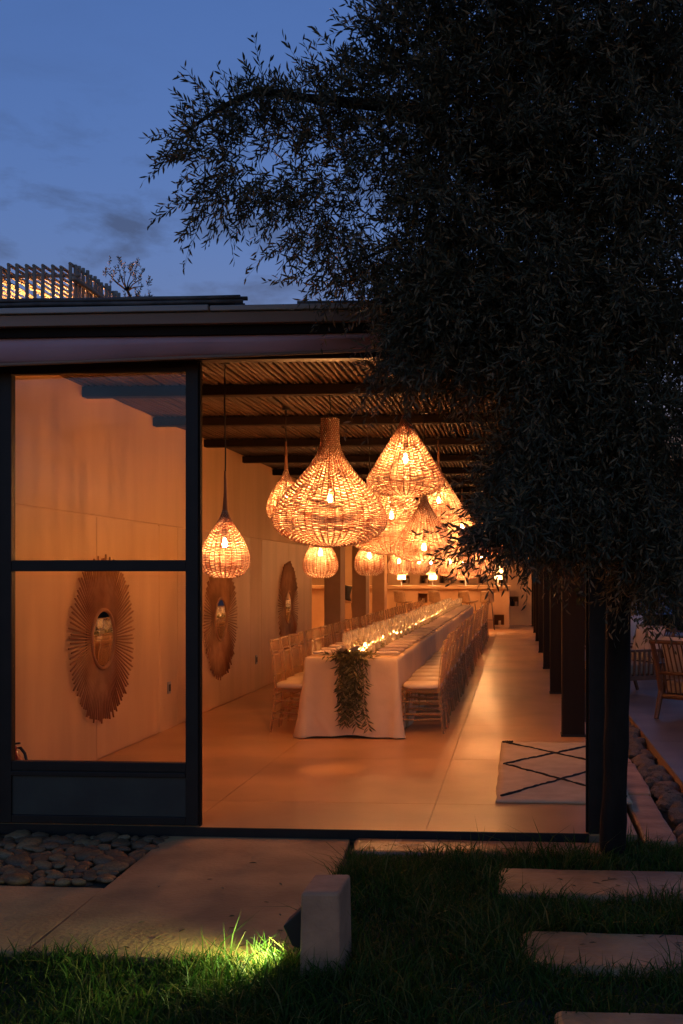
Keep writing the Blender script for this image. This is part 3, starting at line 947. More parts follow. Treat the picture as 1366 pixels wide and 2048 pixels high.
# ------------------------------------------------------------------ chairs
def chair_geometry():
    """clear bamboo-style chair, front towards +X; origin on the floor under the seat"""
    g = {}
    g['legs'] = []
    for s in (-1, 1):
        g['legs'].append(MB().tube([(.185, s * .18, 0), (.178, s * .172, .2), (.170, s * .165, .425)], [.0125, .0145, .016], 7).mesh('leg', M['acrylic'], True))
        g['legs'].append(MB().tube([(-.225, s * .185, 0), (-.190, s * .180, .25), (-.180, s * .178, .44), (-.198, s * .176, .70), (-.232, s * .174, .915)], [.0125, .015, .016, .014, .012], 7).mesh('back_leg', M['acrylic'], True))
    g['frame'] = MB().box(-.19, .195, -.195, .195, .405, .438).mesh('seat_frame', M['acrylic'])
    mb = MB()
    prof = []
    n = 20
    for lay, (k, z) in enumerate(((.93, .438), (1.0, .448), (1.0, .468), (.95, .482), (.80, .488))):
        for i in range(n):
            a = 2 * PI * i / n
            c, s = math.cos(a), math.sin(a)
            x = math.copysign(abs(c) ** .45, c) * .195 * k; y = math.copysign(abs(s) ** .45, s) * .2 * k
            mb.v.append((x, y, z))
    for r_ in range(4):
        for i in range(n):
            j = (i + 1) % n
            mb.f.append((r_ * n + i, r_ * n + j, (r_ + 1) * n + j, (r_ + 1) * n + i))
    mb.f.append(tuple(4 * n + i for i in range(n))); mb.f.append(tuple(range(n))[::-1])
    g['cushion'] = mb.mesh('seat_cushion', M['cushion'], True)
    def bx(z): return np.interp(z, [.44, .70, .915], [-.180, -.198, -.232])
    g['rails'] = []
    for z, r_ in ((.905, .0125), (.80, .010), (.765, .010), (.56, .009)):
        g['rails'].append(MB().tube([(bx(z), -.178, z), (bx(z) - .012, 0, z), (bx(z), .178, z)], r_, 6).mesh('back_rail', M['acrylic'], True))
    mb = MB()
    for i in range(7):
        y = -.132 + .264 * i / 6
        mb.tube([(bx(.44), y, .438), (bx(.70) - .008, y, .65), (bx(.765) - .01, y, .765)], .0062, 5)
    for i in range(9):
        y = -.150 + .30 * i / 8
        mb.tube([(bx(.80) - .01, y, .80), (bx(.905) - .01, y, .905)], .0062, 5)
    g['spindles'] = mb.mesh('back_spindles', M['acrylic'], True)
    mb = MB()
    for z, s_ in ((.13, .0), (.19, .0), (.31, .0)):
        for s in (-1, 1):
            mb.tube([(.182, s * .172, z), (-.205, s * .181, z + .01)], .009, 5)
    for z in (.16, .25, .34):
        mb.tube([(.18, -.172, z), (.18, .172, z)], .009, 5)
        mb.tube([(-.20, -.18, z + .02), (-.20, .18, z + .02)], .009, 5)
    g['stretch'] = mb.mesh('stretchers', M['acrylic'], True)
    return g
CG = chair_geometry()
def chair_full():
    r = empty('banquet_chair')
    for m_ in CG['legs']: obj('leg', m_, r)
    obj('seat_frame', CG['frame'], r); obj('seat_cushion', CG['cushion'], r)
    for m_ in CG['rails']: obj('back_rail', m_, r)
    obj('back_spindles', CG['spindles'], r); obj('stretchers', CG['stretch'], r)
    return r
def join_meshes(ms, name, m):
    V = []; F = []
    for me in ms:
        k = len(V); V += [tuple(v.co) for v in me.vertices]; F += [tuple(i + k for i in p.vertices) for p in me.polygons]
    me = bpy.data.meshes.new(name); me.from_pydata(V, [], F); me.materials.append(m)
    me.polygons.foreach_set('use_smooth', [True] * len(me.polygons)); me.update(); return me
far_frame = join_meshes(CG['legs'] + [CG['frame'], CG['stretch']], 'chair_frame', M['acrylic'])
far_back = join_meshes(CG['rails'] + [CG['spindles']], 'chair_back', M['acrylic'])
def chair_far():
    r = empty('banquet_chair')
    obj('frame', far_frame, r); obj('backrest', far_back, r); obj('seat_cushion', CG['cushion'], r)
    return r
protoN, protoF = chair_full(), chair_far()
NCH = 37
usedN = usedF = False
for side, sx, rz in (('left', -2.238, 0.0), ('right', -0.963, PI)):
    for i in range(NCH):
        if i < 14:
            o = protoN if not usedN else copy_tree(protoN); usedN = True
        else:
            o = protoF if not usedF else copy_tree(protoF); usedF = True
        y = 10.60 + i * .457 + random.uniform(-.02, .02)
        if side == 'left' and i > 10: y += .09
        o.location = (sx + random.uniform(-.022, .022), y, 0.001)
        o.rotation_euler = (0, 0, rz + random.gauss(0, .045))
        tag(o, f'{ordinal(i)} clear acrylic chair from the near end on the table\'s {side} side', 'chair', f'clear chairs along the {side} side of the table')

# ------------------------------------------------------------------ on the table
plate_me = MB().lathe([(.002, .004), (.10, .004), (.135, .010), (.155, .016), (.157, .013), (.12, .002), (.002, .0)], 24, cap=False).mesh('charger_plate', M['glass'], True)
def napkin_mesh(seed):
    rnd = random.Random(seed)
    mb = MB()
    n = 9; k = 8
    for i in range(n):
        t = i / (n - 1)
        x = -.135 + .27 * t
        wv = .0035 * math.sin(t * 9 + seed)
        hw = .046 * (1 + .08 * math.sin(t * 5 + seed)); hh = .017 * (1 + .15 * math.sin(t * 7 + seed * 2)) * (0.75 if i in (0, n - 1) else 1)
        for j in range(k):
            a = 2 * PI * j / k
            c, s = math.cos(a), math.sin(a)
            mb.v.append((x, hw * math.copysign(abs(c) ** .7, c) + wv, .019 + hh * math.copysign(abs(s) ** .7, s)))
    for i in range(n - 1):
        for j in range(k):
            q = (j + 1) % k
            mb.f.append((i * k + j, i * k + q, (i + 1) * k + q, (i + 1) * k + j))
    mb.f.append(tuple(range(k))[::-1]); mb.f.append(tuple((n - 1) * k + j for j in range(k)))
    return mb.mesh('napkin', M['napkin'], True)
naps = [napkin_mesh(s) for s in range(4)]
wine_me = MB().lathe([(.034, .0), (.034, .003), (.006, .008), (.004, .02), (.004, .085), (.010, .095), (.030, .112), (.039, .135), (.040, .16), (.034, .205)], 14, cap=False).mesh('wine_glass', M['glass'], True)
tumb_me = MB().lathe([(.003, .002), (.028, .002), (.031, .008), (.036, .10), (.0345, .10), (.028, .012), (.003, .010)], 14, cap=False).mesh('tumbler', M['glass'], True)
vot_me = MB().lathe([(.003, .002), (.026, .002), (.030, .01), (.032, .075), (.030, .075), (.027, .012), (.003, .012)], 12, cap=False).mesh('votive_cup', M['glass'], True)
wax_me = MB().lathe([(.0245, .013), (.0245, .030), (.004, .030)], 10).mesh('wax', M['wax'], True)
flame_me = MB().lathe([(.001, .032), (.0048, .038), (.0055, .044), (.003, .054), (.0008, .062)], 6).mesh('flame', M['flame'], True)
for side, s in (('left', -1), ('right', 1)):
    for i in range(NCH):
        y = 10.42 + i * .457 + random.uniform(-.015, .015)
        x = TXC + s * .285
        p = obj('charger_plate', plate_me); p.location = (x, y, TZ + .005)
        tag(p, f'{ordinal(i)} clear glass charger plate from the near end, {side} side', 'plate', f'charger plates on the {side} side')
        nk = obj('napkin', naps[random.randrange(4)]); nk.location = (x + random.uniform(-.012, .012) + s * .01, y, TZ + .012)
        nk.rotation_euler = (0, 0, random.uniform(-.08, .08))
        tag(nk, f'{ordinal(i)} folded white napkin from the near end, {side} side', 'napkin', f'napkins on the {side} side')
        for q in range(2):
            gl = obj('wine_glass', wine_me); sc = random.uniform(.93, 1.1)
            gl.location = (TXC + s * (.105 + .035 * q) + random.uniform(-.01, .01), y + .10 + q * .11 + random.uniform(-.02, .02), TZ + .004)
            gl.scale = (sc, sc, sc)
            tag(gl, f"{('nearer', 'farther')[q]} stemmed glass of the {ordinal(i)} place from the near end, {side} side", 'wine glass', f'stemmed glasses on the {side} side')
        tb = obj('tumbler', tumb_me); tb.location = (TXC + s * .155, y - .02, TZ + .004)
        tag(tb, f'water tumbler of the {ordinal(i)} place from the near end, {side} side', 'tumbler', f'tumblers on the {side} side')
for i in range(66):
    y = 10.30 + i * .257
    r = empty('candle_votive', (TXC + (.035 if i % 2 else -.04) + random.uniform(-.02, .02), y, TZ + .004))
    tag(r, f'{ordinal(i)} glass candle votive from the near end among the table garland', 'candle', 'candles down the middle of the table')
    obj('cup', vot_me, r); obj('flame', flame_me, obj('wax', wax_me, r))

# olive garland down the middle and over the near end
def garland():
    n = 7600
    y = rng.uniform(TY0 - .02, TY1 - .3, n)
    sgn = np.where(rng.random(n) < .5, -1, 1)
    x = TXC + sgn * rng.normal(.085, .035, n)
    z = TZ + .006 + np.abs(rng.normal(0, .030, n))
    base = np.stack([x, y, z], 1)
    d = np.stack([rng.normal(0, .6, n) + sgn * .3, rng.normal(0, .8, n), rng.normal(.15, .35, n)], 1)
    d[:, 2] = np.maximum(d[:, 2], -(z - TZ - .006) / .06)
    nm = rng.normal(0, 1, (n, 3)); nm[:, 2] += 1.5
    V1, F1 = leaf_quads(base, d, nm, rng.uniform(.045, .075, n), rng.uniform(.011, .017, n))
    # hanging fall at the near end: several strands with leaves
    B = []; D = []; NM = []; S0 = []; S1 = []; S2 = []
    for k in range(19):
        x0 = TXC + rng.normal(-.015, .06)
        ln = rng.uniform(.22, .62) if k > 4 else rng.uniform(.58, .70)
        drift = rng.normal(.03, .055) + (TXC - x0) * .2
        ts = np.linspace(0, 1, int(24 * ln / .6) + 5)
        px = x0 + drift * ts + .02 * np.sin(ts * 7 + k)
        pz = TZ + .02 - ln * ts
        py = TY0 - .035 - .04 * ts - rng.uniform(0, .05) * np.sin(ts * PI)
        P_ = np.stack([px, py, pz], 1)
        S0.append(P_[0]); S1.append(P_[len(P_) // 2]); S2.append(P_[-1])
        for q in (-1, 1):
            B.append(P_)
            dd = np.stack([q * rng.uniform(.3, 1.1, len(ts)), rng.normal(-.45, .35, len(ts)), rng.uniform(-1.2, -.2, len(ts))], 1)
            D.append(dd); nn = rng.normal(0, .6, (len(ts), 3)); nn[:, 1] -= 1.2; NM.append(nn)
    # crown where it turns over the edge
    m = 260
    B.append(np.stack([rng.normal(TXC - .01, .095, m), rng.uniform(TY0 - .09, TY0 + .12, m), rng.uniform(TZ, TZ + .05, m)], 1))
    D.append(np.stack([rng.normal(0, .8, m), rng.normal(-.4, .6, m), rng.normal(0, .5, m)], 1)); nn = rng.normal(0, .7, (m, 3)); nn[:, 2] += .8; NM.append(nn)
    B = np.concatenate(B); D = np.concatenate(D); NM = np.concatenate(NM)
    V2, F2 = leaf_quads(B, D, NM, rng.uniform(.05, .10, len(B)), rng.uniform(.012, .021, len(B)))
    V2[:, 1] = np.minimum(V2[:, 1], np.where(V2[:, 2] < TZ, TY0 - .02 - .03 * (TZ - V2[:, 2]), 99))
    V3, F3 = stem_strips(np.array(S0), np.array(S1), np.array(S2), np.full(len(S0), .004))
    return (V1, F1), (V2, F2), (V3, F3)
ga = empty('olive_garland', (TXC, TY0, TZ))
tag(ga, 'olive leaf garland running down the table and hanging over its near end', 'garland')
for nm, (V, F), m_ in zip(('runner_leaves', 'hanging_leaves', 'stems'), garland(), ('garland_leaf', 'garland_leaf', 'twig')):
    o = obj(nm, np_mesh(nm, V - np.array([TXC, TY0, TZ]), F, M[m_]), ga)
    o['kind'] = 'stuff'
# cream roses in the garland
def rose_mesh():
    mb = MB()
    for ring, (n, r0, h, tilt) in enumerate(((3, .010, .036, .1), (5, .020, .034, .5), (6, .032, .028, .95))):
        for i in range(n):
            a = 2 * PI * i / n + ring * .6
            for sg in (0,):
                pass
            k = len(mb.v); m = 5
            for u in range(m):
                for v in range(4):
                    aa = a + (u / (m - 1) - .5) * 2.4 * PI / n * 1.1
                    t = v / 3
                    rr = r0 * (.35 + .65 * t) + tilt * .018 * t * t
                    zz = h * t * (1 - .12 * abs(u - 2)) + .004
                    mb.v.append((rr * math.cos(aa), rr * math.sin(aa), zz))
            for u in range(m - 1):
                for v in range(3):
                    mb.f.append((k + u * 4 + v, k + (u + 1) * 4 + v, k + (u + 1) * 4 + v + 1, k + u * 4 + v + 1))
    return mb.mesh('petals', M['rose'], True)
rose_me = rose_mesh()
cal_me = MB().lathe([(.003, -.03), (.004, -.005), (.014, .004), (.011, .010)], 8).mesh('calyx', M['garland_leaf'], True)
roses = [(-.075, .02, .055, 1.5, 'left one of two cream roses at the table front'), (.045, .01, .06, 1.5, 'right one of two cream roses at the table front')]
for k in range(10):
    roses.append((random.choice((-.09, .09)) + random.uniform(-.03, .03), 1.1 + k * 1.55, .06, 1.2, f'{ordinal(k)} cream rose along the garland behind the front pair'))
for dx, dy, dz, sc, lb in roses:
    r = empty('cream_rose', (TXC + dx, TY0 + dy, TZ + dz), random.uniform(0, 6))
    r.rotation_euler = (R(18), R(random.uniform(-12, 12)), random.uniform(0, 6)); r.scale = (sc,) * 3
    tag(r, lb, 'rose', 'cream roses in the garland')
    obj('petals', rose_me, r); obj('calyx', cal_me, r)

# rug by the doorway
rg = empty('rug', (0, 0, 0)); rg.location = (0.28, 8.58, 0.003)
tag(rg, 'cream wool rug with black diamond lines on the floor', 'rug')
mb = MB(); nxr, nyr = 16, 40
RX0, RX1, RY0, RY1 = -.43, .50, -1.31, 1.29
for i in range(nxr + 1):
    for j in range(nyr + 1):
        u, v = i / nxr, j / nyr
        x = RX0 + (RX1 - RX0) * u + (.014 * noise.noise(Vector((v * 9, u * 2, 0))) if i in (0, nxr) else 0)
        y = RY0 + (RY1 - RY0) * v + (.012 * noise.noise(Vector((u * 7, 4, 0))) if j in (0, nyr) else 0)
        mb.v.append((x, y, .014 + .006 * noise.noise(Vector((x * 4, y * 4, 2)))))
for i in range(nxr):
    for j in range(nyr):
        mb.f.append((i * (nyr + 1) + j, (i + 1) * (nyr + 1) + j, (i + 1) * (nyr + 1) + j + 1, i * (nyr + 1) + j + 1))
ro = mb.build('pile', M['rug'], rg, True)
so_ = ro.modifiers.new('thickness', 'SOLIDIFY'); so_.thickness = .014; so_.offset = -1
def rug_line(a, b):
    pts = []
    n = 36
    for i in range(n + 1):
        t = i / n
        pts.append((a[0] + (b[0] - a[0]) * t + random.uniform(-.006, .006), a[1] + (b[1] - a[1]) * t + random.uniform(-.010, .010), .0165 + .003))
    MB().tube(pts, [random.uniform(.006, .012) for _ in pts], 5).build('pattern_line', M['rug_line'], rg, True)
rug_line((-.39, 1.22), (.48, .10)); rug_line((-.39, .10), (.48, 1.22)); rug_line((-.39, .10), (.48, -1.14)); rug_line((-.39, -1.16), (.48, .10))
rug_line((-.41, 1.235), (-.33, 1.255)); rug_line((.40, 1.235), (.49, 1.23))

# ================================================================== BAR
BY = 31.0
br = empty('bar_counter', (0, BY, 0))
tag(br, 'long plastered bar counter with a projecting top', 'bar')
cn = [(-3.56, .75, .24, .28), (-2.93, .75, .28, .28), (-1.75, .75, .28, .28), (-.69, .10, .30, .31), (-4.3, .75, .28, .28), (-5.0, .75, .28, .28)]
zc = sorted(set([0, 1.16] + [z for _, z, _, _ in cn] + [z + h for _, z, _, h in cn]))
for a, b in zip(zc[:-1], zc[1:]):
    holes = sorted((x, x + ww) for x, z, ww, h in cn if z <= a + 1e-6 and z + h >= b - 1e-6)
    x = -7.0
    for (h0, h1) in holes + [(-.24, -.24)]:
        if h0 > x: MB().box(x, h0, 0.12, .42, a, b).build('front_course', M['bar'], br)
        x = h1
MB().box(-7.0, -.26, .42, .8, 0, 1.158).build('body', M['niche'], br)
MB().box(-7.0, -.20, 0.0, .86, 1.162, 1.262).build('counter_top', M['bar'], br, bevel=.012)
MB().box(-.262, -.236, .43, .8, 0, 1.159).build('end_panel', M['bar'], br)

bot_prof = [(.035, 0), (.04, .01), (.04, .12), (.03, .15), (.014, .17), (.013, .215), (.017, .22)]
bottle_me = MB().lathe(bot_prof, 12).mesh('dark_bottle', M['bottle'], True)
cup_me = MB().lathe([(.03, 0), (.036, .01), (.04, .11), (.036, .11), (.03, .015)], 12, cap=True).mesh('clay_cup', M['cup'], True)
pos = ['in the first niche above the bar from the left', 'in the second niche above the bar from the left', 'in the third niche above the bar from the left', 'in the fourth niche above the bar from the left', 'in the fifth niche above the bar from the left', 'in the sixth niche above the bar from the left', 'in the high niche right of the bar lamps', 'in the highest niche on the back wall', 'in the low niche right of the bar']
for k, (x, z, ww, h) in enumerate(niches[:9]):
    sc = 1.0
    o = obj('dark_bottle', bottle_me); o.location = (x + ww * .32, BACK + .12, z + .002); o.scale = (1.1, 1.1, 1.0)
    tag(o, 'dark round bottle ' + pos[k], 'bottle', 'bottles in the wall niches')
    o = obj('clay_cup', cup_me); o.location = (x + ww * .74, BACK + .10, z + .002); o.scale = (1.1, 1.1, 1.3)
    tag(o, 'pale cup ' + pos[k], 'cup', 'cups in the wall niches')
for k, (x, z, ww, h) in enumerate(cn[:4]):
    o = obj('clay_cup', cup_me); o.location = (x + ww * .55, BY + .25, z + .002); o.scale = (1.0, 1.0, 1.2)
    tag(o, 'pale cup in the ' + ['leftmost', 'second', 'third', 'low right'][k] + ' niche of the bar front', 'cup', 'cups in the bar front')

# bar lamps
barbulb_me = MB().lathe([(.004, .06), (.02, .04), (.024, .02), (.018, .004), (.004, 0)], 8).mesh('bulb', M['barbulb'], True)
for k, x in enumerate((-3.44, -2.51, -1.53, -.58, -4.6, -5.6)):
    r = empty('bar_lamp', (x, BY + .35, 1.264))
    tag(r, ['first glowing lamp on the bar from the left of the open counter', 'second glowing lamp on the bar from the left', 'third glowing lamp on the bar from the left', 'glowing pagoda lamp at the right end of the bar', 'glowing lamp on the bar seen between the far pillars', 'glowing lamp on the bar behind the near pillar'][k], 'table lamp', 'glowing lamps along the bar')
    MB().lathe([(.07, 0), (.07, .012), (.012, .02), (.010, .20)], 14).build('stand', M['leg_metal'], r, True)
    MB().lathe([(.125, .175), (.125, .315)], 24, cap=False).build('lower_shade', M['shade_lit'], r, True)
    MB().lathe([(.205, .325), (.09, .535)], 24, cap=False).build('cone_shade', M['shade_lit'], r, True)
    MB().lathe([(.075, .540), (.075, .615)], 20, cap=False).build('top_shade', M['shade_lit'], r, True)
    MB().lathe([(.005, .19), (.005, .63), (.012, .64)], 8).build('stem', M['leg_metal'], r)
    for zb in (.22, .42):
        obj('bulb', barbulb_me, r).location = (.03, 0, zb)

# rattan stools
def stool(x, y, rz, lb):
    r = empty('bar_stool', (x, y, 0), rz)
    tag(r, lb, 'stool', 'rattan stools at the bar')
    mb = MB(); nu, nv = 14, 10
    for i in range(nu + 1):          # scooped shell: seat then back (front towards +Y)
        t = i / nu
        if t < .5:
            y0 = .20 - .40 * (t / .5); z0 = .77 - .02 * math.sin(t * PI * 2)
        else:
            q = (t - .5) / .5
            y0 = -.20 - .09 * q; z0 = .77 + .36 * q ** 1.1
        wd = .21 - .03 * max(0, t - .5) * 2
        for j in range(nv + 1):
            u = j / nv * 2 - 1
            cup = .05 * u * u
            mb.v.append((wd * u, y0 + (cup if t > .55 else 0), z0 + (cup if t <= .55 else 0)))
    for i in range(nu):
        for j in range(nv):
            a = i * (nv + 1) + j
            mb.f.append((a, a + 1, a + nv + 2, a + nv + 1))
    sh = mb.build('shell', M['rattan'], r, True)
    sl = sh.modifiers.new('thickness', 'SOLIDIFY'); sl.thickness = .018
    for sx_ in (-1, 1):
        for sy in (-1, 1):
            MB().tube([(sx_ * .14, sy * .13, .76), (sx_ * .21, sy * .20, 0)], .011, 6).build('leg', M['leg_metal'], r, True)
    MB().tube([(-.18, .17, .27), (.18, .17, .27)], .009, 6).build('footrest', M['leg_metal'], r, True)
for k, (x, rz) in enumerate(((-3.30, -.5), (-2.30, -.45), (-1.42, -.6), (-.88, .05))):
    stool(x, BY - .42, rz, ['leftmost rattan bar stool in front of the open counter', 'second rattan bar stool from the left at the counter', 'third rattan bar stool from the left, turned sideways', 'rightmost rattan bar stool, its back squarely to the room'][k])
stool(-4.95, BY - .45, .2, 'rattan bar stool seen between two plastered pillars')
# dark jacket-like drape over the stool between the pillars
ja = MB()
for i in range(9):
    for j in range(7):
        u, v = i / 8 - .5, j / 6
        ja.v.append((-4.95 + u * .34 + .03 * math.sin(v * 5 + i), BY - .78 - .05 * math.sin(u * 7) - .03 * v, 1.24 - v * .42 + .06 * (1 - abs(u) * 2)))
for i in range(8):
    for j in range(6):
        a = i * 7 + j
        ja.f.append((a, a + 7, a + 8, a + 1))
jo = ja.build('draped_cloth', M['rubber'], None, True); jm = jo.modifiers.new('thickness', 'SOLIDIFY'); jm.thickness = .012
tag(jo, 'dark cloth hung over the stool between the pillars', 'cloth')

# ================================================================== OUTSIDE OBJECTS
# bollard with spotlight
bo = empty('garden_bollard', (-0.79, 4.36, GZ - .03))
tag(bo, 'short square rendered bollard at the edge of the paving', 'bollard')
bp_ = MB().prism([(-.088, -.14), (.080, -.145), (.084, .14), (-.084, .145)], 'z', 0, .36)
bp_.v[4:] = [(x * .93, y * .96, z + .004 * (x > 0)) for x, y, z in bp_.v[4:]]
bp_.build('post', M['bollard'], bo, bevel=.012)
sl = empty('spot_fixture', (-0.872, 4.33, .13))
tag(sl, 'black wedge spotlight fixed to the left side of the bollard', 'spotlight')
MB().prism([(0.0, .075), (-.085, -.005), (-.048, -.085), (0.0, -.10)], 'y', -.05, .05).build('housing', M['canvas'], sl, bevel=.004)
MB().prism([(-.0465, -.0870), (-.045, -.0885), (-.005, -.1005), (-.006, -.0985)], 'y', -.04, .04).build('lens', emit('spot_lens', (1.0, .85, .45), .5), sl)
sp_d = bpy.data.lights.new('spot_beam', 'SPOT')
sp_d.energy = 6.5; sp_d.spot_size = R(125); sp_d.spot_blend = 1.0; sp_d.shadow_soft_size = .03; sp_d.color = (.86, 1.0, .36)
sp = bpy.data.objects.new('spot_beam', sp_d); COL.objects.link(sp); sp.parent = sl
sp.location = (-.088, 0.0, -.062)
sp.rotation_euler = (Vector((-.9, -.26, -.36))).to_track_quat('-Z', 'Y').to_euler()

# terrace furniture
def armchair(loc, rz, lb, pillow=True, pieces=13):
    """slatted teak armchair, front towards +Y"""
    r = empty('slatted_armchair', loc, rz)
    tag(r, lb, 'armchair', 'slatted teak armchairs on the terrace')
    w_ = .36
    for s in (-1, 1):
        MB().tube([(s * w_, -.46, 0), (s * w_, -.36, .30), (s * w_, -.44, .56), (s * w_, -.55, .84)], [.026, .032, .028, .022], 6).build('back_leg', M['teak'], r)
        MB().tube([(s * w_, .36, 0), (s * w_, .34, .30), (s * w_, .33, .58)], [.022, .028, .026], 6).build('front_leg', M['teak'], r)
        MB().box(s * w_ - .035, s * w_ + .035, -.45, .40, .575, .605).build('armrest', M['teak'], r, bevel=.008)
        MB().box(s * w_ - .018, s * w_ + .018, -.36, .33, .21, .27).build('side_rail', M['teak'], r)
        for i in range(9):
            y = -.30 + .60 * i / 8
            MB().box(s * w_ - .009, s * w_ + .009, y - .014, y + .014, .271, .574).build('slat', M['teak'], r)
    MB().box(-w_, w_, .31, .35, .21, .27).build('front_rail', M['teak'], r)
    MB().tube([(-w_ - .02, -.555, .845), (w_ + .02, -.555, .845)], .024, 6).build('top_rail', M['teak'], r)
    MB().tube([(-w_, -.42, .50), (w_, -.42, .50)], .022, 6).build('mid_rail', M['teak'], r)
    MB().tube([(-w_, -.36, .24), (w_, -.36, .24)], .030, 6).build('back_rail', M['teak'], r)
    for i in range(pieces):
        x = -w_ + 2 * w_ * (i + .5) / pieces
        MB().tube([(x, -.36, .24), (x, -.42, .50), (x, -.55, .835)], .0105, 4).build('slat', M['teak'], r)
    MB().box(-w_ + .03, w_ - .03, -.34, .34, .275, .41).build('seat_cushion', M['seat_fabric'], r, bevel=.03)
    mb = MB(); n = 10
    for i in range(n + 1):
        for j in range(n + 1):
            for s in (0,):
                u, v = i / n * 2 - 1, j / n * 2 - 1
                mb.v.append((u * (w_ - .03), 0, v * .25))
    def puff(sg):
        q = MB()
        for i in range(n + 1):
            for j in range(n + 1):
                u, v = i / n * 2 - 1, j / n * 2 - 1
                th_ = .075 * (1 - u ** 4) * (1 - v ** 4)
                q.v.append((u * (w_ - .03) * (1 - .06 * (1 - v * v) * 0 - .05 * (1 - abs(v))), sg * th_, v * .25 * (1 - .05 * (1 - abs(u)))))
        for i in range(n):
            for j in range(n):
                a = i * (n + 1) + j
                q.f.append((a, a + 1, a + n + 2, a + n + 1) if sg > 0 else (a, a + n + 1, a + n + 2, a + 1))
        return q
    if pillow:
        a = puff(1); b = puff(-1)
        k = len(a.v); a.v += b.v; a.f += [tuple(i + k for i in f) for f in b.f]
        p = a.build('back_cushion', M['pillow'], r, True)
        p.location = (0, -.37, .66); p.rotation_euler = (R(16), 0, 0)
armchair((2.08, 11.8, 0.001), R(-40), 'nearest slatted teak armchair seen from behind on the terrace')
armchair((1.40, 14.1, 0.001), R(118), 'slatted teak armchair with white cushion beside the dark column')
armchair((2.62, 18.3, 0.001), R(70), 'small looking slatted armchair behind the round table')
armchair((1.72, 17.6, 0.001), R(170), 'far slatted armchair partly hidden by the white cushion')
t = empty('round_table', (2.25, 16.1, 0.001))
tag(t, 'round low table between the terrace armchairs', 'table')
MB().lathe([(.005, .66), (.44, .66), (.45, .675), (.44, .69), (.005, .69)], 32, cap=False).build('top', M['terrace'], t, True)
MB().lathe([(.20, 0), (.20, .02), (.05, .04), (.045, .62), (.12, .66)], 16).build('pedestal', M['leg_metal'], t, True)
c = obj('clay_cup', cup_me); c.location = (2.02, 16.0, .692); tag(c, 'pale candle cup on the round terrace table', 'cup')
for k, (x, y, lb) in enumerate(((2.22, 19.2, 'closed blue canvas parasol behind the terrace table'), (2.75, 20.5, 'second closed blue parasol farther right'))):
    r = empty('closed_parasol', (x, y, 0.001)); tag(r, lb, 'parasol', 'closed parasols on the terrace')
    MB().tube([(0, 0, 0), (0, 0, 2.5)], .022, 8).build('pole', M['leg_metal'], r, True)
    mb = MB(); n = 24
    for i, (rr, z) in enumerate(((.16, .82), (.15, 1.1), (.12, 1.5), (.10, 1.9), (.06, 2.3), (.02, 2.48))):
        for j in range(n):
            a = 2 * PI * j / n
            q = rr * (1 + .22 * math.cos(a * 8))
            mb.v.append((q * math.cos(a), q * math.sin(a), z))
    for i in range(5):
        for j in range(n):
            q = (j + 1) % n
            mb.f.append((i * n + j, i * n + q, (i + 1) * n + q, (i + 1) * n + j))
    mb.build('canopy', M['parasol'], r, True)
    MB().lathe([(.22, 0), (.22, .05), (.05, .08)], 16).build('base', M['leg_metal'], r)

# rooftop pergola of poles
pg = empty('roof_pergola', (-5.19, 12.0, 3.2))
tag(pg, 'pergola of pale poles on the roof, lit warm from inside', 'pergola')
for i in range(19):
    x = -.105 * i + random.uniform(-.012, .012)
    h = 1.97 + random.uniform(-.02, .035)
    tl = random.uniform(-.04, .04)
    MB().tube([(x + tl, 0, 0.07), (x + tl * .5, random.uniform(-.01, .01), 1.0), (x, 0, h)], .021, 7).build('pole', M['post_cane'], pg, True)
    MB().tube([(x, -.02, h - .01), (x + random.uniform(-.03, .03), 2.2, h - .02 + random.uniform(-.02, .02))], .019, 6).build('roof_pole', M['post_cane'], pg, True)
for i in range(22):
    y = .10 + i * .115 + random.uniform(-.01, .01)
    MB().tube([(0.02, y, .07), (0.02 + random.uniform(-.01, .01), y, 2.02 + random.uniform(-.02, .03))], .022, 7).build('pole', M['post_cane'], pg, True)
    MB().tube([(-2.05, y, 1.78 + random.uniform(-.02, .02) - .0), (-2.05, y, .07)], .02, 6).build('pole', M['post_cane'], pg, True)
MB().tube([(0.06, -.05, 1.80), (.06, 2.6, 1.80)], .03, 8).build('side_rail', M['post_cane'], pg, True)
MB().tube([(-2.1, .045, 1.86), (.1, .045, 1.86)], .022, 8).build('front_rail', M['post_cane'], pg, True)
for i in range(17):                      # slats of the far screen
    z = .25 + i * .105
    MB().tube([(-2.05, 2.45, z), (0, 2.45, z + random.uniform(-.02, .02))], .036, 6).build('screen_slat', M['post_cane'], pg, True)
pl = empty('roof_pendant_lamp', (-6.0, 13.2, 4.95))
tag(pl, 'small woven pendant lamp glowing inside the rooftop pergola', 'pendant lamp')
a = obj('woven_shade', TYPES['teardrop'][0], pl); a['kind'] = 'stuff'
obj('bulb', rebulb('bulb_pergola'), pl).location = (0, 0, -.36)
MB().tube([(0, 0, -.3), (0, 0, .18)], .006, 6).build('cord', M['cord'], pl)

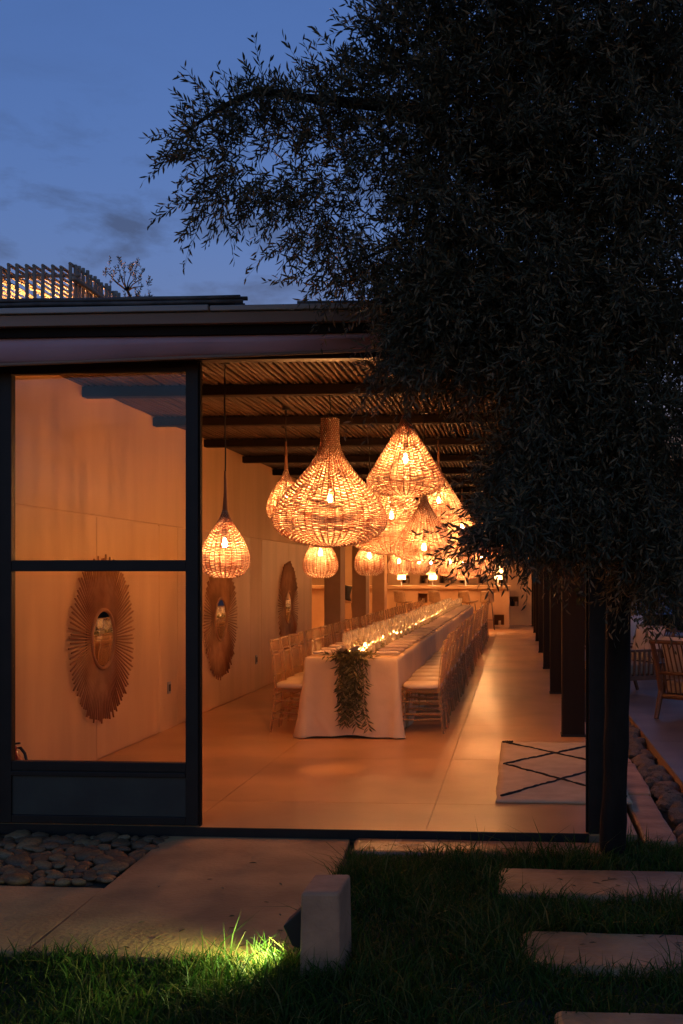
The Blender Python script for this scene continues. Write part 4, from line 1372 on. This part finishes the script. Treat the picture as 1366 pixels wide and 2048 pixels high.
# ================================================================== PLANTS
def spray_leaves(starts, dirs, lens, leaf_len, leaf_w, per, droop, stem_r):
    """leafy twigs: pairs of narrow leaves along a bending stem"""
    n = len(starts)
    d = dirs / np.linalg.norm(dirs, axis=1, keepdims=True)
    P0 = starts
    P1 = starts + d * (lens * .5)[:, None] + np.array([0, 0, -1]) * (droop * lens * .16)[:, None]
    P2 = starts + d * lens[:, None] + np.array([0, 0, -1]) * (droop * lens * .6)[:, None]
    B = []; D = []; NM = []; LL = []; LW = []
    sidev = np.cross(d, rng.normal(0, 1, (n, 3))); sidev /= np.linalg.norm(sidev, axis=1, keepdims=True)
    other = np.cross(d, sidev)
    for k in range(per):
        t = .10 + .90 * (k + .5) / per + rng.normal(0, .012, n)
        tt = t[:, None]
        p = (1 - tt) ** 2 * P0 + 2 * tt * (1 - tt) * (2 * P1 - .5 * (P0 + P2)) + tt ** 2 * P2
        tan = 2 * (1 - tt) * ((2 * P1 - .5 * (P0 + P2)) - P0) + 2 * tt * (P2 - (2 * P1 - .5 * (P0 + P2)))
        tan /= np.linalg.norm(tan, axis=1, keepdims=True) + 1e-9
        axis = sidev if (k // 2) % 2 else other
        sg = 1 if k % 2 else -1
        ang = rng.uniform(.45, .95, n)[:, None]
        dd = tan * np.cos(ang) + axis * sg * np.sin(ang) + rng.normal(0, .14, (n, 3))
        keep = rng.random(n) < .92
        B.append(p[keep]); D.append(dd[keep]); NM.append((np.cross(tan, axis) + rng.normal(0, .5, (n, 3)))[keep])
        ll = leaf_len * rng.uniform(.72, 1.18, n) * (1 - .35 * t ** 3)
        LL.append(ll[keep]); LW.append((leaf_w * rng.uniform(.8, 1.2, n))[keep])
    lv = leaf_quads(np.concatenate(B), np.concatenate(D), np.concatenate(NM), np.concatenate(LL), np.concatenate(LW))
    sv = stem_strips(P0, P1, P2, np.full(n, stem_r))
    return lv, sv

def merge(parts):
    V = []; F = []; k = 0
    for v, f in parts:
        V.append(v); F.append(f + k); k += len(v)
    return np.concatenate(V), np.concatenate(F)

# olive tree -----------------------------------------------------------------
# lobes: pixel centre, pixel radii, depth, depth spread, twigs, outward bias (x, z), droop
LOBES = [
    (352, 285, 44, 38, 5.45, .16, 30, (-.8, .25), .25), (372, 375, 36, 34, 5.45, .14, 20, (-.7, -.5), .5), (430, 255, 75, 55, 5.5, .25, 80, (-.5, .6), .1),
    (420, 335, 70, 48, 5.5, .25, 62, (-.5, -.2), .5), (530, 235, 70, 55, 5.5, .28, 78, (-.3, .7), .1), (530, 345, 88, 52, 5.5, .3, 74, (-.4, -.3), .6),
    (625, 245, 72, 62, 5.5, .3, 84, (-.3, .7), .1), (645, 350, 80, 75, 5.5, .35, 100, (-.3, -.2), .6), (700, 470, 66, 70, 5.5, .35, 90, (-.3, -.7), .6),
    (600, 440, 45, 28, 5.4, .2, 22, (-.7, -.5), .5), (755, 535, 50, 34, 5.5, .3, 50, (-.3, -.6), .6), (640, 545, 38, 16, 5.4, .12, 9, (-.9, -.3), .3),
    (700, 175, 50, 44, 5.5, .3, 45, (-.3, .7), .1), (785, 110, 45, 90, 5.5, .35, 90, (-.4, .8), .1), (745, 270, 90, 150, 5.5, .4, 170, (-.3, .3), .3),
    (822, 560, 50, 55, 5.5, .3, 80, (-.2, -.5), .6), (812, 680, 40, 60, 5.4, .2, 50, (-.3, -.7), .6), (785, 730, 34, 26, 5.4, .2, 14, (-.5, -.6), .5),
    (880, 60, 150, 110, 5.5, .5, 260, (0, .5), .2), (880, 250, 130, 140, 5.5, .5, 330, (0, .2), .3), (890, 450, 120, 130, 5.5, .5, 320, (-.1, -.2), .5),
    (915, 620, 115, 80, 5.5, .45, 250, (-.2, -.2), .4), (930, 705, 60, 34, 5.45, .3, 50, (-.2, -.4), .5), (1060, 80, 150, 150, 5.5, .6, 260, (0, .3), .2),
    (1070, 320, 150, 150, 5.6, .6, 300, (0, 0), .4), (1070, 560, 150, 150, 5.6, .6, 300, (0, -.2), .5), (1098, 735, 112, 100, 5.55, .5, 260, (0, -.3), .5),
    (1080, 880, 68, 74, 5.5, .4, 150, (-.1, -.5), .6), (1112, 955, 80, 62, 5.5, .4, 150, (0, -.5), .6), (1012, 925, 20, 46, 5.4, .15, 22, (-.3, -.6), .5),
    (1035, 1025, 45, 18, 5.0, .12, 26, (-.6, -.4), .5), (975, 1052, 24, 12, 4.8, .08, 9, (-.8, -.25), .4), (1090, 1030, 60, 30, 5.4, .3, 60, (-.2, -.6), .5),
    (1250, 100, 150, 150, 5.5, .6, 230, (0, 0), .3), (1260, 350, 150, 160, 5.5, .6, 240, (0, 0), .3), (1260, 620, 150, 160, 5.5, .6, 250, (0, 0), .4),
    (1250, 850, 150, 120, 5.5, .5, 230, (0, -.3), .5), (1190, 1000, 90, 60, 5.5, .4, 120, (0, -.6), .6), (1300, 1030, 80, 80, 5.5, .4, 120, (.1, -.5), .6),
    (1310, 1130, 60, 34, 5.5, .3, 40, (.1, -.6), .6), (1420, 600, 150, 550, 5.6, .6, 300, (.2, -.1), .4), (1380, 100, 150, 150, 5.6, .6, 120, (0, .1), .3),
]
tr_ = empty('olive_tree', (0.548, 6.2, -0.08))
tag(tr_, 'large dark olive tree overhanging the roof and doorway', 'tree')
tb = Vector((0.548, 6.2, -0.08))
def limb(pts, r0, r1, name='limb'):
    pts = [Vector(p) for p in pts]
    # smooth the polyline
    for _ in range(2):
        q = [pts[0]]
        for a, b in zip(pts[:-1], pts[1:]):
            q += [a * .75 + b * .25, a * .25 + b * .75]
        q.append(pts[-1]); pts = q
    n = len(pts)
    rad = [(r0 + (r1 - r0) * (i / (n - 1))) * random.uniform(.94, 1.08) for i in range(n)]
    MB().tube([p - tb for p in pts], rad, 9).build(name, M['bark'], tr_, True)
limb([tb, (0.57, 6.18, .5), (0.575, 6.1, 1.2), (0.56, 5.95, 1.9), (0.55, 5.8, 2.5), (.45, 5.65, 3.1)], .078, .058, 'trunk')
for pts, r0, r1 in (
        ([(.45, 5.65, 3.1), at(960, 300, 5.6), at(800, 215, 5.5), at(690, 205, 5.5), at(600, 195, 5.5), at(520, 180, 5.5), at(440, 215, 5.5), at(370, 265, 5.45)], .045, .006),
        ([(.45, 5.65, 3.1), at(1000, 200, 5.6), at(900, 60, 5.5), at(830, -60, 5.5)], .04, .01),
        ([(.5, 5.72, 2.8), at(980, 480, 5.55), at(840, 470, 5.5), at(720, 520, 5.5)], .03, .006),
        ([(.55, 5.8, 2.5), at(1040, 700, 5.5), at(930, 690, 5.5), at(830, 700, 5.45)], .026, .005),
        ([(.6, 5.95, 1.95), at(1100, 860, 5.5), at(1060, 930, 5.4), at(1030, 1005, 5.1), at(985, 1045, 4.8)], .024, .004),
        ([(.5, 5.7, 2.8), at(1250, 500, 5.5), at(1330, 300, 5.5)], .035, .01),
        ([(.55, 5.8, 2.5), at(1230, 850, 5.5), at(1300, 1000, 5.5)], .028, .006),
        ([(.45, 5.65, 3.1), at(1100, 100, 5.5), at(1150, -200, 5.5)], .04, .012)):
    limb(pts, r0, r1)
leafp = []; stemp = []
for (px, py, rx, ry, Y, ys_, n, bias, droop) in LOBES:
    n = int(n * (0.66 if px < 800 else 1.35 if px < 900 else 2.5))
    if px < 700:
        px += 52 * (700 - px) / 350; py += 14
    c = np.array(at(px, py, Y)); k = Y / 2120
    p = rng.normal(0, 1, (n, 3)); p /= np.linalg.norm(p, axis=1, keepdims=True); p *= (rng.random(n) ** .42)[:, None]
    st = c + p * np.array([rx * k, ys_, ry * k])
    dr = np.stack([rng.normal(bias[0], .6, n), rng.normal(0, .6, n), rng.normal(bias[1], .6, n)], 1)
    big = 1.0
    lv, sv = spray_leaves(st, dr, rng.uniform(.16, .34, n), .062 * big, .0108 * big, 17, np.full(n, droop) * rng.uniform(.5, 1.4, n), .0016)
    leafp.append(lv); stemp.append(sv)
V, F = merge(leafp)
cr_ = obj('crown_leaves', np_mesh('crown_leaves', V - np.array(tb), F, M['olive_leaf']), tr_); cr_['kind'] = 'stuff'
V, F = merge(stemp)
cs_ = obj('crown_twigs', np_mesh('crown_twigs', V - np.array(tb), F, M['twig']), tr_); cs_['kind'] = 'stuff'

# little tree on the roof
rt = empty('roof_shrub', (-5.05, 14.0, 3.09))
tag(rt, 'small sparse shrub growing above the roof beside the pergola', 'shrub')
base = Vector((-5.05, 14.0, 3.2))
def to(px, py): return at(px, py, 14.0) - base
MB().tube([(0.08, 0, 0), to(272, 605), to(262, 580), to(255, 565)], [.035, .026, .022, .018], 7).build('trunk', M['bark'], rt, True)
ends = [(214, 528), (222, 540), (238, 522), (248, 530), (262, 530), (272, 538), (284, 540), (288, 556), (276, 560), (232, 548)]
for (x, y) in ends:
    m_ = to(250 + (x - 250) * .45, 560 + (y - 560) * .35)
    MB().tube([to(255, 566), m_, to(x, y)], [.012, .008, .004], 5).build('branch', M['bark'], rt, True)
st = []; dr = []
for (x, y) in ends * 3:
    st.append(np.array(to(x + random.uniform(-6, 6), y + random.uniform(-4, 6))) + rng.normal(0, .05, 3)); dr.append((random.uniform(-.4, .4), random.uniform(-.4, .4), 1))
for _ in range(46):
    st.append(np.array(to(random.choice((275, 298)) + random.gauss(0, 6), 602 + random.uniform(-8, 6))) + rng.normal(0, .05, 3)); dr.append((random.uniform(-.4, .4), random.uniform(-.4, .4), 1))
lv, sv = spray_leaves(np.array(st), np.array(dr), rng.uniform(.09, .16, len(st)), .05, .014, 12, np.full(len(st), .05), .003)
o = obj('crown', np_mesh('crown', lv[0], lv[1], M['olive_leaf']), rt); o['kind'] = 'stuff'
o = obj('twigs', np_mesh('twigs', sv[0], sv[1], M['twig']), rt); o['kind'] = 'stuff'

# dark hedge closing the terrace
n = 900
st = np.stack([rng.uniform(1.5, 9, n), rng.normal(23.5, .35, n), rng.uniform(0, 4.2, n)], 1)
lv, sv = spray_leaves(st, rng.normal(0, 1, (n, 3)), rng.uniform(.3, .6, n), .16, .07, 14, np.full(n, .3), .006)
he = empty('hedge', (4, 23.5, 0)); tag(he, 'tall dark hedge closing off the terrace', 'hedge')
o = obj('foliage', np_mesh('foliage', lv[0] - np.array([4, 23.5, 0]), lv[1], M['hedge']), he); o['kind'] = 'stuff'
MB().box(-2.6, 5, .3, .6, 0, 4.1).build('core', M['soil'], he)
# broad-leaved shrub hanging by the column on the terrace
n = 150
st = np.stack([rng.normal(1.35, .28, n), rng.normal(10.6, .3, n), rng.uniform(1.45, 2.5, n)], 1)
lv, sv = spray_leaves(st, np.stack([rng.normal(0, .6, n), rng.normal(0, .6, n), rng.normal(-.4, .5, n)], 1), rng.uniform(.2, .4, n), .10, .045, 10, np.full(n, .5), .004)
sh = empty('terrace_vine', (1.6, 10.7, 0)); tag(sh, 'broad-leaved vine hanging beside the dark columns', 'vine')
o = obj('leaves', np_mesh('leaves', lv[0] - np.array([1.6, 10.7, 0]), lv[1], M['hedge']), sh); o['kind'] = 'stuff'
MB().tube([(.35, .2, -.01), (.3, .1, .9), (.0, -.1, 1.7), (-.25, -.1, 2.4), (-.5, -.2, 3.0)], [.03, .026, .022, .016, .01], 7).build('stem', M['bark'], sh, True)

# grass ------------------------------------------------------------------------
def grass_field():
    pts = []
    n = 90000
    x = rng.uniform(-3.2, 1.02, n); y = rng.uniform(2.9, 6.38, n)
    front = (y < 4.36 + .03 * np.sin(x * 9) - 0.0)
    right = (x > -.95 + .02 * np.sin(y * 11)) & (y >= 4.3) & (y < 6.40)
    keep = front | right
    def out_of(x0, x1, y0, y1): return ~((x > x0) & (x < x1) & (y > y0) & (y < y1))
    for r_ in ((-.96, .52, 6.14, 6.45), (-.08, 1.3, 5.37, 5.81), (.05, 1.3, 4.38, 4.79), (.15, 1.3, 3.42, 3.92), (-.88, -.70, 4.23, 4.50)):
        keep &= out_of(*r_)
    x, y = x[keep], y[keep]; n = len(x)
    h = rng.gamma(6.0, .0098, n) * (1 + .45 * np.sin(x * 3.1 + 1) * np.sin(y * 4.3) + .25 * np.sin(x * 9.7 + y * 6.1)) + .012
    tall = rng.random(n) < .05
    h = np.where(tall, h * 1.6, h)
    lean = rng.normal(0, .45, (n, 2))
    d = np.stack([lean[:, 0], lean[:, 1], np.ones(n)], 1)
    base = np.stack([x, y, np.full(n, -.078)], 1)
    a = rng.uniform(0, 2 * PI, n)
    sd = np.stack([np.cos(a), np.sin(a), np.zeros(n)], 1)
    wd = rng.uniform(.0022, .0042, n)[:, None]
    m = base + d * (h * .55)[:, None]
    tp = base + d * h[:, None] + np.concatenate([lean * (h * .55)[:, None], -(np.abs(lean).sum(1) * h * .18)[:, None]], 1)
    V = np.stack([base - sd * wd, base + sd * wd, m + sd * wd * .8, m - sd * wd * .8, tp], 1).reshape(-1, 3)
    k = np.arange(n)[:, None] * 5
    F4 = k + np.array([[0, 1, 2, 3]])
    F3 = k + np.array([[3, 2, 4, 4]])
    # use triangles throughout
    T = np.concatenate([k + np.array([[0, 1, 2]]), k + np.array([[0, 2, 3]]), k + np.array([[3, 2, 4]])], 0)
    return V, T
V, F = grass_field()
gr = obj('grass', np_mesh('grass', V, F, M['grass']))
tag(gr, 'uneven green grass between the paving slabs', 'grass', kind='stuff')
# taller tufts at the lit edge and round the bollard
n = 420
x = np.concatenate([rng.normal(-.97, .06, 150), rng.uniform(-2.2, -.9, 200), rng.normal(-.75, .09, 70)])
y = np.concatenate([rng.normal(4.30, .05, 150), rng.normal(4.33, .03, 200), rng.normal(4.16, .03, 70)])
h = np.concatenate([rng.uniform(.09, .17, 150), rng.uniform(.05, .11, 200), rng.uniform(.10, .19, 70)])
lean = rng.normal(0, .35, (n, 2)); a = rng.uniform(0, 2 * PI, n)
sd = np.stack([np.cos(a), np.sin(a), np.zeros(n)], 1) * rng.uniform(.002, .0036, n)[:, None]
b0 = np.stack([x, y, np.full(n, -.078)], 1); d = np.stack([lean[:, 0], lean[:, 1], np.ones(n)], 1)
m1 = b0 + d * (h * .5)[:, None]; tp = b0 + d * h[:, None] + np.concatenate([lean * (h * .7)[:, None], -(np.abs(lean).sum(1) * h * .3)[:, None]], 1)
V = np.stack([b0 - sd, b0 + sd, m1 + sd * .8, m1 - sd * .8, tp], 1).reshape(-1, 3)
k = np.arange(n)[:, None] * 5
F = np.concatenate([k + np.array([[0, 1, 2]]), k + np.array([[0, 2, 3]]), k + np.array([[3, 2, 4]])], 0)
tag(obj('tall_grass', np_mesh('tall_grass', V, F, M['grass'])), 'taller grass tufts along the paving edge and bollard', 'grass', kind='stuff')

# fallen leaves on the paving and steps
n = 44
x = np.concatenate([rng.uniform(-2.05, -1.0, 16), rng.uniform(-.9, .5, 8), rng.uniform(0, .9, 20)])
y = np.concatenate([rng.uniform(4.45, 6.35, 16), rng.uniform(6.16, 6.38, 8), np.where(rng.random(20) < .5, rng.uniform(5.4, 5.78, 20), rng.uniform(4.42, 4.76, 20))])
z = np.where(x < -.95, GZ + .003, GZ + .015)
a = rng.uniform(0, 2 * PI, n)
V, F = leaf_quads(np.stack([x, y, z], 1), np.stack([np.cos(a), np.sin(a), rng.uniform(0, .12, n)], 1), np.stack([rng.normal(0, .15, n), rng.normal(0, .15, n), np.ones(n)], 1), rng.uniform(.03, .06, n), rng.uniform(.008, .014, n))
tag(obj('fallen_leaves', np_mesh('fallen_leaves', V, F, M['olive_leaf'])), 'dry olive leaves scattered on the paving slabs', 'leaves', kind='stuff')
